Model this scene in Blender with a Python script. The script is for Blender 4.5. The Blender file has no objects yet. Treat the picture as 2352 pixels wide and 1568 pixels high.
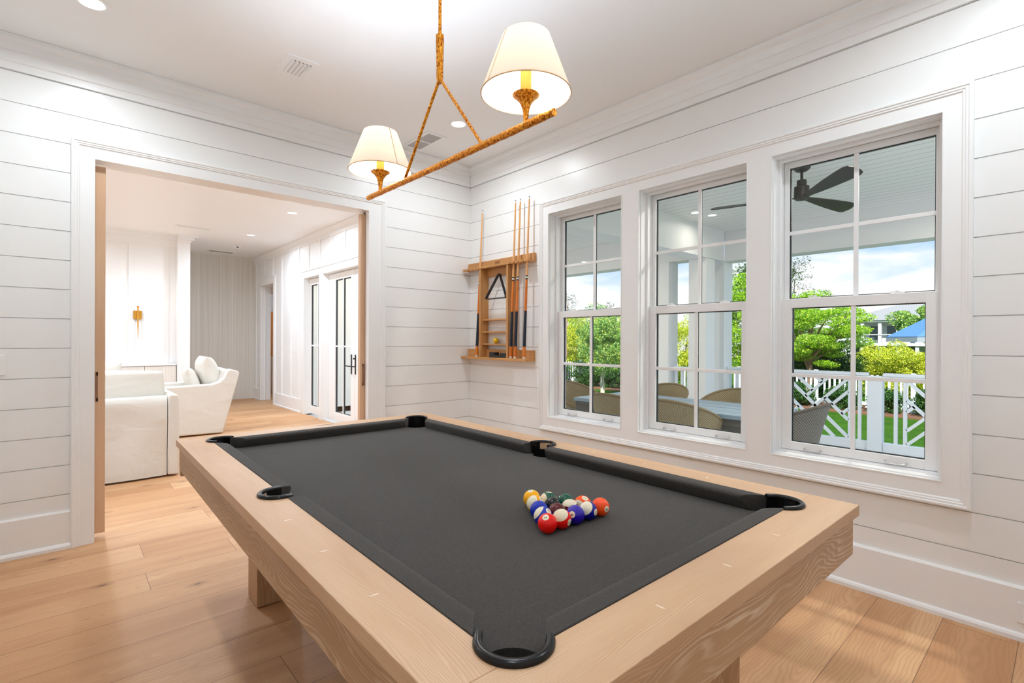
import bpy, bmesh, math, random
import numpy as np
from mathutils import Vector, Matrix
random.seed(7); rng = np.random.default_rng(7)
S = bpy.context.scene
COL = S.collection
PI = math.pi

# ------------------------------------------------------------------ camera
F_PX, YAW, PITCH, ROLL = 1150.27, 0.728513, -0.002109, 0.004322
CAM = Vector((-3.1054, -4.1300, 1.2891))
fw = Vector((math.sin(YAW)*math.cos(PITCH), math.cos(YAW)*math.cos(PITCH), math.sin(PITCH)))
r0 = Vector((math.cos(YAW), -math.sin(YAW), 0)); u0 = r0.cross(fw)
rt = math.cos(ROLL)*r0 + math.sin(ROLL)*u0; up = -math.sin(ROLL)*r0 + math.cos(ROLL)*u0
cd = bpy.data.cameras.new('camera'); cam = bpy.data.objects.new('camera', cd); COL.objects.link(cam)
cd.sensor_width = 36.0; cd.lens = 36.0*F_PX/2352.0; cd.clip_start = 0.02; cd.clip_end = 300
M = Matrix((rt, up, -fw)).transposed().to_4x4(); M.translation = CAM
cam.matrix_world = M
S.camera = cam

# ------------------------------------------------------------------ view + world + sun + lamps
vs = S.view_settings; vs.view_transform = 'Standard'; vs.look = 'None'; vs.gamma = 1.0; vs.exposure = 0.07
vs.use_curve_mapping = False
S.cycles.max_bounces = 10; S.cycles.diffuse_bounces = 6; S.cycles.glossy_bounces = 4
S.cycles.transmission_bounces = 8; S.cycles.transparent_max_bounces = 16
S.cycles.sample_clamp_indirect = 6.0; S.cycles.caustics_reflective = False; S.cycles.caustics_refractive = False
SUN_E, SKY_E = 9.0, 1.12
P_DOWN, P_PEND, P_HALL, P_PORCH = 11.0, 23.0, 26.0, 25.0
LAMPC = (0.88, 0.97, 1.04)
PENDC = (0.84, 0.96, 1.11)
HALLC = (0.81, 0.96, 1.13)
PORCHC = (1.0, 0.91, 0.80)

def lin(r, g, b):
    f = lambda c: (c/255.0)/12.92 if c/255.0 <= 0.04045 else ((c/255.0+0.055)/1.055)**2.4
    return (f(r), f(g), f(b), 1.0)

W = bpy.data.worlds.new('sky'); S.world = W; W.use_nodes = True
nt = W.node_tree; nt.nodes.clear()
N = nt.nodes.new; L = nt.links.new
wo = N('ShaderNodeOutputWorld'); bg = N('ShaderNodeBackground'); L(bg.outputs[0], wo.inputs[0])
tc = N('ShaderNodeTexCoord'); sx = N('ShaderNodeSeparateXYZ'); L(tc.outputs['Generated'], sx.inputs[0])
mp = N('ShaderNodeMapping'); mp.inputs['Scale'].default_value = (2.0, 2.0, 9.0); L(tc.outputs['Generated'], mp.inputs[0])
nz = N('ShaderNodeTexNoise'); nz.inputs['Scale'].default_value = 1.7; nz.inputs['Detail'].default_value = 6; nz.inputs['Distortion'].default_value = 0.6
L(mp.outputs[0], nz.inputs['Vector'])
ad = N('ShaderNodeMath'); ad.operation = 'MULTIPLY_ADD'; L(sx.outputs['Z'], ad.inputs[0]); ad.inputs[1].default_value = -3.2; ad.inputs[2].default_value = 0.47
a2 = N('ShaderNodeMath'); a2.operation = 'ADD'; L(ad.outputs[0], a2.inputs[0]); L(nz.outputs['Fac'], a2.inputs[1])
cr = N('ShaderNodeValToRGB'); L(a2.outputs[0], cr.inputs[0])
cr.color_ramp.elements[0].position = 0.38; cr.color_ramp.elements[0].color = lin(158, 202, 246)
cr.color_ramp.elements[1].position = 0.62; cr.color_ramp.elements[1].color = lin(250, 252, 255)
L(cr.outputs[0], bg.inputs[0]); bg.inputs[1].default_value = SKY_E

sd = bpy.data.lights.new('sun', 'SUN'); so = bpy.data.objects.new('sun', sd); COL.objects.link(so)
sd.energy = SUN_E; sd.angle = 0.01; sd.color = (1.0, 0.96, 0.88)
so.rotation_euler = Vector((0.62, 0.30, -0.72)).to_track_quat('-Z', 'Y').to_euler()
so.location = (-10, -5, 12)

def downward_lamp(x, y, z, power, r=0.055, col=LAMPC):
    ld = bpy.data.lights.new('downward_lamp', 'AREA'); ld.shape = 'DISK'; ld.size = 2*r; ld.energy = power; ld.color = col; ld.spread = math.radians(168)
    o = bpy.data.objects.new('downward_lamp', ld); COL.objects.link(o); o.location = (x, y, z)
    return o

# ------------------------------------------------------------------ materials
MATS = {}
def pm(name, col, rough=0.5, metal=0.0, spec=0.5, **kw):
    if name in MATS: return MATS[name]
    m = bpy.data.materials.new(name); m.use_nodes = True
    b = m.node_tree.nodes['Principled BSDF']
    b.inputs['Base Color'].default_value = col; b.inputs['Roughness'].default_value = rough
    b.inputs['Metallic'].default_value = metal; b.inputs['Specular IOR Level'].default_value = spec
    for k, v in kw.items(): b.inputs[k.replace('_', ' ')].default_value = v
    MATS[name] = m; return m

class NB:
    """small node builder"""
    def __init__(s, m):
        s.t = m.node_tree; s.b = s.t.nodes['Principled BSDF']
    def n(s, typ, **kw):
        nd = s.t.nodes.new(typ)
        for k, v in kw.items(): setattr(nd, k, v)
        return nd
    def link(s, a, b): s.t.links.new(a, b)
    def math(s, op, a, b=None, c=None):
        nd = s.t.nodes.new('ShaderNodeMath'); nd.operation = op
        for i, v in enumerate((a, b, c)):
            if v is None: continue
            if isinstance(v, (int, float)): nd.inputs[i].default_value = v
            else: s.link(v, nd.inputs[i])
        return nd.outputs[0]
    def comb(s, x, y, z):
        nd = s.t.nodes.new('ShaderNodeCombineXYZ')
        for i, v in enumerate((x, y, z)):
            if isinstance(v, (int, float)): nd.inputs[i].default_value = v
            else: s.link(v, nd.inputs[i])
        return nd.outputs[0]
    def noise(s, vec, scale, detail=3, rough=0.5, dist=0.0):
        nd = s.t.nodes.new('ShaderNodeTexNoise'); s.link(vec, nd.inputs['Vector'])
        nd.inputs['Scale'].default_value = scale; nd.inputs['Detail'].default_value = detail
        nd.inputs['Roughness'].default_value = rough; nd.inputs['Distortion'].default_value = dist
        return nd.outputs['Fac']
    def ramp(s, fac, stops):
        nd = s.t.nodes.new('ShaderNodeValToRGB'); s.link(fac, nd.inputs[0])
        e = nd.color_ramp.elements
        while len(e) < len(stops): e.new(0.5)
        for i, (p, c) in enumerate(stops): e[i].position = p; e[i].color = c
        return nd.outputs[0]
    def mix(s, fac, a, b, mode='MIX'):
        nd = s.t.nodes.new('ShaderNodeMix'); nd.data_type = 'RGBA'; nd.blend_type = mode
        for i, v in ((0, fac), (6, a), (7, b)):
            if isinstance(v, (int, float)): nd.inputs[i].default_value = v
            elif isinstance(v, tuple): nd.inputs[i].default_value = v
            else: s.link(v, nd.inputs[i])
        return nd.outputs[2]
    def bump(s, h, strength=0.2, dist=0.01):
        nd = s.t.nodes.new('ShaderNodeBump'); nd.inputs['Strength'].default_value = strength; nd.inputs['Distance'].default_value = dist
        s.link(h, nd.inputs['Height']); s.link(nd.outputs[0], s.b.inputs['Normal'])
    def objxyz(s):
        tc = s.t.nodes.new('ShaderNodeTexCoord'); sp = s.t.nodes.new('ShaderNodeSeparateXYZ'); s.link(tc.outputs['Object'], sp.inputs[0])
        return sp.outputs[0], sp.outputs[1], sp.outputs[2]
    def rnd(s):
        return s.t.nodes.new('ShaderNodeObjectInfo').outputs['Random']

def c3(c, k): return (c[0]*k, c[1]*k, c[2]*k, 1.0)

def wood(name, axis, dark, light, line, freq=110.0, rough=0.5, cath=1.0, contrast=0.8, fine=0.5):
    """oak with rings cut along the grain axis: straight lines at the edges, cathedrals where the cut is tangential"""
    if name in MATS: return MATS[name]
    m = pm(name, dark, rough); b = NB(m)
    X = b.objxyz(); g = 'xyz'.index(axis); o = [i for i in range(3) if i != g]
    r = b.rnd()
    al, u, v = X[g], X[o[0]], X[o[1]]
    off = b.math('MULTIPLY', r, 37.0)
    slow = b.comb(b.math('ADD', b.math('MULTIPLY', al, 1.6), off), b.math('MULTIPLY', u, 1.5), b.math('MULTIPLY', v, 1.5))
    n1 = b.math('SUBTRACT', b.noise(slow, 1.0, 2), 0.5)
    n2 = b.math('SUBTRACT', b.noise(b.comb(b.math('ADD', b.math('MULTIPLY', al, 1.1), b.math('ADD', off, 9.3)), b.math('MULTIPLY', u, 1.2), b.math('MULTIPLY', v, 1.2)), 1.0, 2), 0.5)
    uu = b.math('ADD', u, b.math('MULTIPLY', n1, 0.16*cath))
    vv = b.math('ADD', b.math('ADD', v, 0.05), b.math('MULTIPLY', n2, 0.22*cath))
    rad = b.math('SQRT', b.math('ADD', b.math('MULTIPLY', uu, uu), b.math('MULTIPLY', vv, vv)))
    wob = b.math('MULTIPLY', b.noise(b.comb(b.math('MULTIPLY', al, 5.0), b.math('MULTIPLY', u, 30.0), b.math('MULTIPLY', v, 30.0)), 1.0, 3), 0.0025)
    vary = b.math('MULTIPLY', b.noise(b.comb(b.math('MULTIPLY', al, 0.8), b.math('MULTIPLY', u, 26.0), b.math('MULTIPLY', v, 26.0)), 1.0, 2), 5.0)
    ph = b.math('FRACT', b.math('ADD', b.math('MULTIPLY', b.math('ADD', rad, wob), freq), vary))
    ln = b.ramp(ph, [(0.0, (1, 1, 1, 1)), (0.20, (0.55, 0.55, 0.55, 1)), (0.42, (0, 0, 0, 1)), (0.86, (0.03, 0.03, 0.03, 1)), (1.0, (1, 1, 1, 1))])
    fib = b.noise(b.comb(b.math('ADD', b.math('MULTIPLY', al, 14.0), off), b.math('MULTIPLY', u, 420.0), b.math('MULTIPLY', v, 420.0)), 1.0, 2)
    tone = b.noise(b.comb(b.math('ADD', b.math('MULTIPLY', al, 1.5), off), b.math('MULTIPLY', u, 9.0), b.math('MULTIPLY', v, 9.0)), 1.0, 2)
    base = b.mix(b.ramp(tone, [(0.3, (0, 0, 0, 1)), (0.7, (1, 1, 1, 1))]), dark, light)
    msk = b.ramp(b.noise(b.comb(b.math('ADD', b.math('MULTIPLY', al, 2.6), off), b.math('MULTIPLY', u, 16.0), b.math('MULTIPLY', v, 16.0)), 1.0, 3, 0.6), [(0.34, (0.12, 0.12, 0.12, 1)), (0.62, (1, 1, 1, 1))])
    base = b.mix(b.math('MULTIPLY', b.math('MULTIPLY', ln, msk), contrast), base, line)
    base = b.mix(b.math('MULTIPLY', b.ramp(fib, [(0.35, (1, 1, 1, 1)), (0.6, (0, 0, 0, 1))]), 0.25*fine), base, c3(dark, 0.72))
    b.link(base, b.b.inputs['Base Color']); b.bump(fib, 0.08, 0.002)
    return m

def painted(name, col, rough=0.4, bump=0.0):
    if name in MATS: return MATS[name]
    m = pm(name, col, rough); b = NB(m); X = b.objxyz()
    if bump > 0:
        n = b.noise(b.comb(*X), 60.0, 2); b.bump(n, bump, 0.002)
    return m

WALL = painted('white_wall_paint', (0.875, 0.875, 0.865, 1), 0.34)
TRIM = painted('white_trim_paint', (0.89, 0.89, 0.885, 1), 0.3)
CEIL = painted('ceiling_paint', (0.89, 0.89, 0.885, 1), 0.5)
WINW = painted('window_frame_white', (0.88, 0.88, 0.88, 1), 0.3)
BLACKG = pm('black_gasket', (0.012, 0.013, 0.016, 1), 0.4)
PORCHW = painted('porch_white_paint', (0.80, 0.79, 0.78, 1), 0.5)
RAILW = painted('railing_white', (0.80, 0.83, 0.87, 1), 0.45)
BRONZE = pm('bronze_hardware', (0.02, 0.019, 0.018, 1), 0.35, 0.6)
NICKEL = pm('nickel', (0.62, 0.61, 0.60, 1), 0.25, 1.0)
OAK_D, OAK_L, OAK_N = lin(192, 150, 112), lin(207, 167, 129), lin(228, 200, 170)
OAKX = wood('oak_grain_x', 'x', OAK_D, OAK_L, OAK_N, 300, 0.45, 0.5, 0.55)
OAKY = wood('oak_grain_y', 'y', OAK_D, OAK_L, OAK_N, 300, 0.45, 0.4, 0.55)
AP_D, AP_L, AP_N = lin(166, 128, 92), lin(182, 143, 106), lin(228, 204, 174)
APX = wood('oak_apron_lit_grain_x', 'x', lin(188, 149, 112), lin(203, 166, 128), lin(236, 214, 186), 120, 0.5, 1.3, 0.9)  # same oak as the side aprons, lightened: light on the near face in the colour
APY = wood('oak_apron_grain_y', 'y', AP_D, AP_L, AP_N, 130, 0.5, 1.1, 0.55)
LEGZ = wood('oak_leg_grain_z', 'z', AP_D, AP_L, AP_N, 80, 0.5, 0.8, 0.3)
RK_D, RK_L, RK_N = lin(184, 128, 70), lin(208, 152, 90), lin(234, 190, 134)
RACKY = wood('rack_oak_y', 'y', RK_D, RK_L, RK_N, 90, 0.45, 1.0, 0.5)
RACKZ = wood('rack_oak_z', 'z', c3(RK_D, .92), c3(RK_L, .92), RK_N, 90, 0.45, 0.6, 0.4)
DOORZ = wood('pocket_door_oak_z', 'z', lin(206, 166, 132), lin(218, 180, 146), lin(226, 192, 160), 90, 0.45, 0.4, 0.3)
DARKOAK = pm('flush_pull_brown', lin(146, 106, 78), 0.4, 0.1)

def mat_floor():
    m = pm('oak_plank_floor', (0.5, 0.3, 0.2, 1), 0.5, 0, 0.35); b = NB(m); X, Y, Z = b.objxyz()
    row = b.math('FLOOR', b.math('DIVIDE', b.math('ADD', Y, 0.736), 0.2495))
    fy = b.math('FRACT', b.math('DIVIDE', b.math('ADD', Y, 0.736), 0.2495))
    def wn(v, k):
        nd = b.t.nodes.new('ShaderNodeTexWhiteNoise'); nd.noise_dimensions = '2D'
        b.link(b.comb(v, k, 0.0), nd.inputs['Vector']); return nd.outputs['Value']
    ro = b.math('MULTIPLY', wn(row, 3.7), 2.1)
    # row -1 has its end joint at x = -2.774
    isr = b.math('COMPARE', row, -1.0, 0.1)
    ro = b.math('ADD', b.math('MULTIPLY', ro, b.math('SUBTRACT', 1.0, isr)), b.math('MULTIPLY', isr, 0.674))
    px = b.math('DIVIDE', b.math('ADD', X, b.math('ADD', ro, 10.5-8.4)), 2.1)
    col = b.math('FLOOR', px); fx = b.math('FRACT', px)
    rid = b.math('ADD', b.math('MULTIPLY', row, 7.13), b.math('MULTIPLY', col, 3.77))
    r1 = wn(rid, 1.1); r2 = wn(rid, 5.9); r3 = wn(rid, 8.3)
    off = b.math('MULTIPLY', r1, 91.0)
    u = b.math('ADD', b.math('MULTIPLY', b.math('SUBTRACT', fy, 0.5), 0.25), b.math('MULTIPLY', b.math('SUBTRACT', r2, 0.5), 0.12))
    n1 = b.math('SUBTRACT', b.noise(b.comb(b.math('ADD', b.math('MULTIPLY', X, 1.5), off), b.math('MULTIPLY', Y, 4.0), off), 1.0, 3), 0.5)
    n2 = b.math('SUBTRACT', b.noise(b.comb(b.math('ADD', b.math('MULTIPLY', X, 1.3), off), b.math('MULTIPLY', Y, 3.0), b.math('ADD', off, 7.0)), 1.0, 3), 0.5)
    uu = b.math('ADD', u, b.math('MULTIPLY', n1, 0.12)); vv = b.math('ADD', 0.03, b.math('MULTIPLY', n2, 0.24))
    rad = b.math('SQRT', b.math('ADD', b.math('MULTIPLY', uu, uu), b.math('MULTIPLY', vv, vv)))
    wob = b.math('MULTIPLY', b.noise(b.comb(b.math('MULTIPLY', X, 6.0), b.math('MULTIPLY', Y, 28.0), off), 1.0, 3), 0.012)
    ph = b.math('FRACT', b.math('MULTIPLY', b.math('ADD', rad, wob), 75.0))
    ln = b.ramp(ph, [(0.0, (1, 1, 1, 1)), (0.35, (0.1, 0.1, 0.1, 1)), (0.7, (0, 0, 0, 1)), (1.0, (1, 1, 1, 1))])
    tone = b.noise(b.comb(b.math('ADD', b.math('MULTIPLY', X, 0.9), off), b.math('MULTIPLY', Y, 7.0), off), 1.0, 3)
    A, B, C = lin(200, 151, 107), lin(218, 174, 130), lin(182, 131, 90)
    base = b.mix(r3, A, B)
    base = b.mix(b.ramp(tone, [(0.42, (0, 0, 0, 1)), (0.72, (0.75, 0.75, 0.75, 1))]), base, C)
    base = b.mix(b.math('MULTIPLY', ln, 0.30), base, lin(164, 118, 82))
    fib = b.noise(b.comb(b.math('MULTIPLY', X, 10.0), b.math('MULTIPLY', Y, 300.0), off), 1.0, 2)
    base = b.mix(b.math('MULTIPLY', b.ramp(fib, [(0.3, (1, 1, 1, 1)), (0.55, (0, 0, 0, 1))]), 0.22), base, lin(168, 124, 88))
    # knots
    vo = b.t.nodes.new('ShaderNodeTexVoronoi'); vo.voronoi_dimensions = '2D'; vo.inputs['Scale'].default_value = 1.0
    kn = b.comb(b.math('MULTIPLY', X, 0.85), b.math('MULTIPLY', Y, 2.0), 0.37); b.link(kn, vo.inputs['Vector'])
    kd = b.math('ADD', vo.outputs['Distance'], b.math('MULTIPLY', b.noise(b.comb(b.math('MULTIPLY', X, 30.0), b.math('MULTIPLY', Y, 50.0), 0.0), 1.0, 2), 0.035))
    base = b.mix(b.ramp(kd, [(0.022, (0.85, 0.85, 0.85, 1)), (0.036, (0.35, 0.35, 0.35, 1)), (0.075, (0, 0, 0, 1))]), base, lin(84, 52, 34))
    # seams
    gy = b.math('LESS_THAN', b.math('MINIMUM', fy, b.math('SUBTRACT', 1.0, fy)), 0.0055)
    gx = b.math('LESS_THAN', b.math('MINIMUM', fx, b.math('SUBTRACT', 1.0, fx)), 0.0007)
    g = b.math('MAXIMUM', gy, gx)
    base = b.mix(b.math('MULTIPLY', g, 0.72), base, lin(96, 62, 42))
    b.link(base, b.b.inputs['Base Color'])
    h = b.math('SUBTRACT', b.math('MULTIPLY', fib, 0.25), g); b.bump(h, 0.15, 0.002)
    return m
FLOORM = mat_floor()

def mat_felt():
    m = pm('charcoal_felt', lin(84, 81, 80), 0.95, 0, 0.1); b = NB(m); X = b.objxyz()
    n = b.noise(b.comb(*X), 560.0, 2, 0.6)
    n2 = b.noise(b.comb(*X), 130.0, 4, 0.75)
    f = b.math('ADD', b.math('MULTIPLY', n, 0.75), b.math('MULTIPLY', n2, 0.25))
    b.link(b.ramp(f, [(0.3, lin(50, 47, 44)), (0.7, lin(82, 77, 73))]), b.b.inputs['Base Color'])
    b.b.inputs['Sheen Weight'].default_value = 0.15; b.b.inputs['Sheen Roughness'].default_value = 0.4
    b.bump(n, 0.35, 0.002); return m
FELT = mat_felt()
POCKET = pm('black_pocket_leather', (0.007, 0.006, 0.006, 1), 0.22, 0, 0.32)
POCKIN = pm('black_pocket_inner', (0.004, 0.004, 0.005, 1), 0.6)
INLAY = pm('pale_sight_inlay', lin(232, 208, 186), 0.3)

def mat_linen(name, col):
    m = pm(name, col, 0.9, 0, 0.2); b = NB(m); X, Y, Z = b.objxyz()
    a = b.noise(b.comb(b.math('MULTIPLY', X, 40.0), b.math('MULTIPLY', Y, 40.0), b.math('MULTIPLY', Z, 400.0)), 1.0, 2)
    c = b.noise(b.comb(b.math('MULTIPLY', X, 400.0), b.math('MULTIPLY', Y, 400.0), b.math('MULTIPLY', Z, 40.0)), 1.0, 2)
    f = b.math('MULTIPLY', b.math('ADD', a, c), 0.5)
    b.link(b.mix(f, c3(col, 0.88), c3(col, 1.1)), b.b.inputs['Base Color'])
    w = b.noise(b.comb(b.math('MULTIPLY', X, 3.0), b.math('MULTIPLY', Y, 3.0), b.math('MULTIPLY', Z, 5.0)), 1.0, 2, 0.5, 0.8)
    b.bump(b.math('ADD', b.math('MULTIPLY', f, 0.03), b.math('MULTIPLY', w, 1.0)), 0.35, 0.03)
    return m
LINEN = mat_linen('white_linen', (0.70, 0.665, 0.60, 1))
LINEN2 = mat_linen('ivory_linen', (0.72, 0.68, 0.605, 1))

def mat_gold():
    m = pm('antique_gold', lin(196, 130, 40), 0.33, 0.9); b = NB(m); X = b.objxyz()
    n = b.noise(b.comb(X[0], X[1], b.math('MULTIPLY', X[2], 0.6)), 170.0, 3, 0.6, 0.4)
    b.link(b.ramp(n, [(0.34, lin(128, 62, 8)), (0.46, lin(204, 118, 22)), (0.62, lin(252, 184, 72))]), b.b.inputs['Base Color'])
    b.bump(n, 0.7, 0.004); return m
GOLD = mat_gold()

def mat_shade():
    m = bpy.data.materials.new('lit_cream_lampshade'); m.use_nodes = True; t = m.node_tree; t.nodes.clear()
    o = t.nodes.new('ShaderNodeOutputMaterial'); d = t.nodes.new('ShaderNodeBsdfDiffuse'); tr = t.nodes.new('ShaderNodeBsdfTranslucent')
    mx = t.nodes.new('ShaderNodeMixShader'); mx.inputs[0].default_value = 0.5
    d.inputs[0].default_value = (0.90, 0.86, 0.80, 1); tr.inputs[0].default_value = (0.97, 0.85, 0.72, 1)
    t.links.new(d.outputs[0], mx.inputs[1]); t.links.new(tr.outputs[0], mx.inputs[2]); t.links.new(mx.outputs[0], o.inputs[0])
    return m
SHADE = mat_shade()
def emis(name, col, s):
    m = bpy.data.materials.new(name); m.use_nodes = True; b = m.node_tree.nodes['Principled BSDF']
    b.inputs['Base Color'].default_value = (0.8, 0.8, 0.8, 1); b.inputs['Emission Color'].default_value = col; b.inputs['Emission Strength'].default_value = s
    return m
LENS = emis('lit_downlight_lens', (1, 0.97, 0.93, 1), 2.2)
BULB = emis('lit_bulb', (1, 0.9, 0.72, 1), 9.0)
SLEEVE = pm('candle_sleeve_yellow', lin(190, 158, 40), 0.6)
SCGLASS = emis('lit_sconce_shade', (1, 0.96, 0.9, 1), 4.0)

def mat_glass():
    m = bpy.data.materials.new('window_glass'); m.use_nodes = True; t = m.node_tree; t.nodes.clear()
    o = t.nodes.new('ShaderNodeOutputMaterial'); tr = t.nodes.new('ShaderNodeBsdfTransparent'); g = t.nodes.new('ShaderNodeBsdfGlossy')
    fr = t.nodes.new('ShaderNodeFresnel'); fr.inputs[0].default_value = 1.45; g.inputs['Roughness'].default_value = 0.0
    tr.inputs[0].default_value = (0.97, 0.985, 0.98, 1); g.inputs[0].default_value = (0.4, 0.4, 0.4, 1)
    mx = t.nodes.new('ShaderNodeMixShader'); ge = t.nodes.new('ShaderNodeNewGeometry')
    k = t.nodes.new('ShaderNodeMath'); k.operation = 'MULTIPLY_ADD'; t.links.new(ge.outputs['Backfacing'], k.inputs[0]); k.inputs[1].default_value = -1.0; k.inputs[2].default_value = 1.0
    k2 = t.nodes.new('ShaderNodeMath'); k2.operation = 'MULTIPLY'; t.links.new(k.outputs[0], k2.inputs[0]); t.links.new(fr.outputs[0], k2.inputs[1])
    t.links.new(k2.outputs[0], mx.inputs[0])
    t.links.new(tr.outputs[0], mx.inputs[1]); t.links.new(g.outputs[0], mx.inputs[2]); t.links.new(mx.outputs[0], o.inputs[0])
    return m
GLASS = mat_glass()

def mat_wicker(name, a, bcol, s=1.0):
    m = pm(name, a, 0.7); b = NB(m)
    tcn = b.t.nodes.new('ShaderNodeTexCoord'); sp = b.t.nodes.new('ShaderNodeSeparateXYZ'); b.link(tcn.outputs['UV'], sp.inputs[0])
    U = b.math('MULTIPLY', sp.outputs[0], 70.0*s); V = b.math('MULTIPLY', sp.outputs[1], 60.0*s)
    par = b.math('MODULO', b.math('FLOOR', U), 2.0)
    w = b.math('SINE', b.math('ADD', b.math('MULTIPLY', V, PI), b.math('MULTIPLY', par, PI)))
    e = b.math('SINE', b.math('MULTIPLY', b.math('FRACT', U), PI))
    f = b.math('MULTIPLY', b.math('MULTIPLY_ADD', w, 0.5, 0.5), e)
    b.link(b.mix(f, bcol, a), b.b.inputs['Base Color']); b.bump(f, 0.8, 0.006); return m
WICK = mat_wicker('wicker_weave', lin(218, 200, 162), lin(132, 114, 84))
WICKG = mat_wicker('grey_wicker_weave', lin(176, 166, 150), lin(84, 76, 68))

def mat_leaf(name, stops, trans=0.35):
    m = bpy.data.materials.new(name); m.use_nodes = True; t = m.node_tree; b = NB(m)
    ge = b.n('ShaderNodeNewGeometry')
    c = b.ramp(ge.outputs['Random Per Island'], stops)
    b.link(c, b.b.inputs['Base Color']); b.b.inputs['Roughness'].default_value = 0.55
    tr = b.n('ShaderNodeBsdfTranslucent'); b.link(c, tr.inputs[0]); mx = b.n('ShaderNodeMixShader'); mx.inputs[0].default_value = trans
    o = t.nodes['Material Output']; b.link(b.b.outputs[0], mx.inputs[1]); b.link(tr.outputs[0], mx.inputs[2]); b.link(mx.outputs[0], o.inputs[0])
    return m
LEAF_Y = mat_leaf('yellow_green_leaves', [(0.0, lin(70, 104, 20)), (0.2, lin(130, 164, 28)), (0.45, lin(206, 214, 40)), (0.65, lin(236, 234, 66)), (1.0, lin(252, 246, 130))], 0.45)
LEAF_G = mat_leaf('bright_green_leaves', [(0.0, lin(40, 90, 20)), (0.3, lin(120, 180, 30)), (0.75, lin(196, 230, 52)), (1.0, lin(230, 240, 100))], 0.45)
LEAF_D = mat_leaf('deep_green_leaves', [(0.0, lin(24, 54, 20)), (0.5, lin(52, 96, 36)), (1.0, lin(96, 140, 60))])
LEAF_M = mat_leaf('mid_green_leaves', [(0.0, lin(70, 116, 56)), (0.45, lin(120, 170, 90)), (0.8, lin(190, 214, 96)), (1.0, lin(226, 232, 130))])
LEAF_K = mat_leaf('dark_sparse_leaves', [(0.0, lin(40, 44, 30)), (1.0, lin(84, 100, 50))])
BARK = pm('tree_bark', lin(150, 120, 96), 0.9)
BARKP = pm('pale_bark', lin(190, 178, 160), 0.9)

def mat_grass():
    m = pm('lawn_grass', lin(80, 140, 30), 0.9, 0, 0.1); b = NB(m); X = b.objxyz()
    n = b.noise(b.comb(*X), 3.0, 8, 0.75); n2 = b.noise(b.comb(*X), 60.0, 4, 0.7)
    f = b.math('ADD', b.math('MULTIPLY', n, 0.5), b.math('MULTIPLY', n2, 0.5))
    b.link(b.ramp(f, [(0.35, lin(30, 66, 12)), (0.65, lin(84, 132, 30))]), b.b.inputs['Base Color']); b.bump(n2, 0.8, 0.05); return m
GRASS = mat_grass()
MULCH = pm('brown_mulch', lin(112, 76, 54), 0.95)

def stripes(name, c1, c2, axis, freq, rough=0.8):
    m = pm(name, c1, rough); b = NB(m); X = b.objxyz(); k = X['xyz'.index(axis)]
    v = [0.0, 0.0, 0.0]; v['xyz'.index(axis)] = b.math('MULTIPLY', k, freq); o = [i for i in range(3) if i != 'xyz'.index(axis)]
    v[o[1]] = b.math('MULTIPLY', X[o[1]], 0.25)
    n = b.noise(b.comb(*v), 1.0, 3, 0.7)
    b.link(b.ramp(n, [(0.35, c1), (0.65, c2)]), b.b.inputs['Base Color']); return m
WPAPER = stripes('grey_grasscloth_wallpaper', lin(206, 201, 191), lin(236, 232, 224), 'x', 130.0)
WPAPER2 = stripes('pale_grasscloth_panel', lin(214, 209, 200), lin(238, 235, 228), 'x', 70.0)
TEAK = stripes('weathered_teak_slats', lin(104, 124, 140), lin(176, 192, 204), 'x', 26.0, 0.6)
STONE = stripes('dark_grey_table_side', lin(84, 80, 74), lin(112, 108, 100), 'z', 40.0, 0.8)

def planked(name, col, axis, pitch, gap, gcol, rough=0.5):
    m = pm(name, col, rough); b = NB(m); X = b.objxyz(); k = X['xyz'.index(axis)]
    f = b.math('FRACT', b.math('DIVIDE', k, pitch)); g = b.math('LESS_THAN', f, gap)
    b.link(b.mix(g, col, gcol), b.b.inputs['Base Color']); b.bump(b.math('SUBTRACT', 1.0, g), 0.5, 0.004); return m
PCEIL = planked('porch_beadboard', (0.80, 0.78, 0.74, 1), 'x', 0.14, 0.07, (0.44, 0.43, 0.41, 1))
DECKM = planked('pale_deck', lin(206, 214, 224), 'y', 0.14, 0.04, lin(150, 156, 164))

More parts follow.
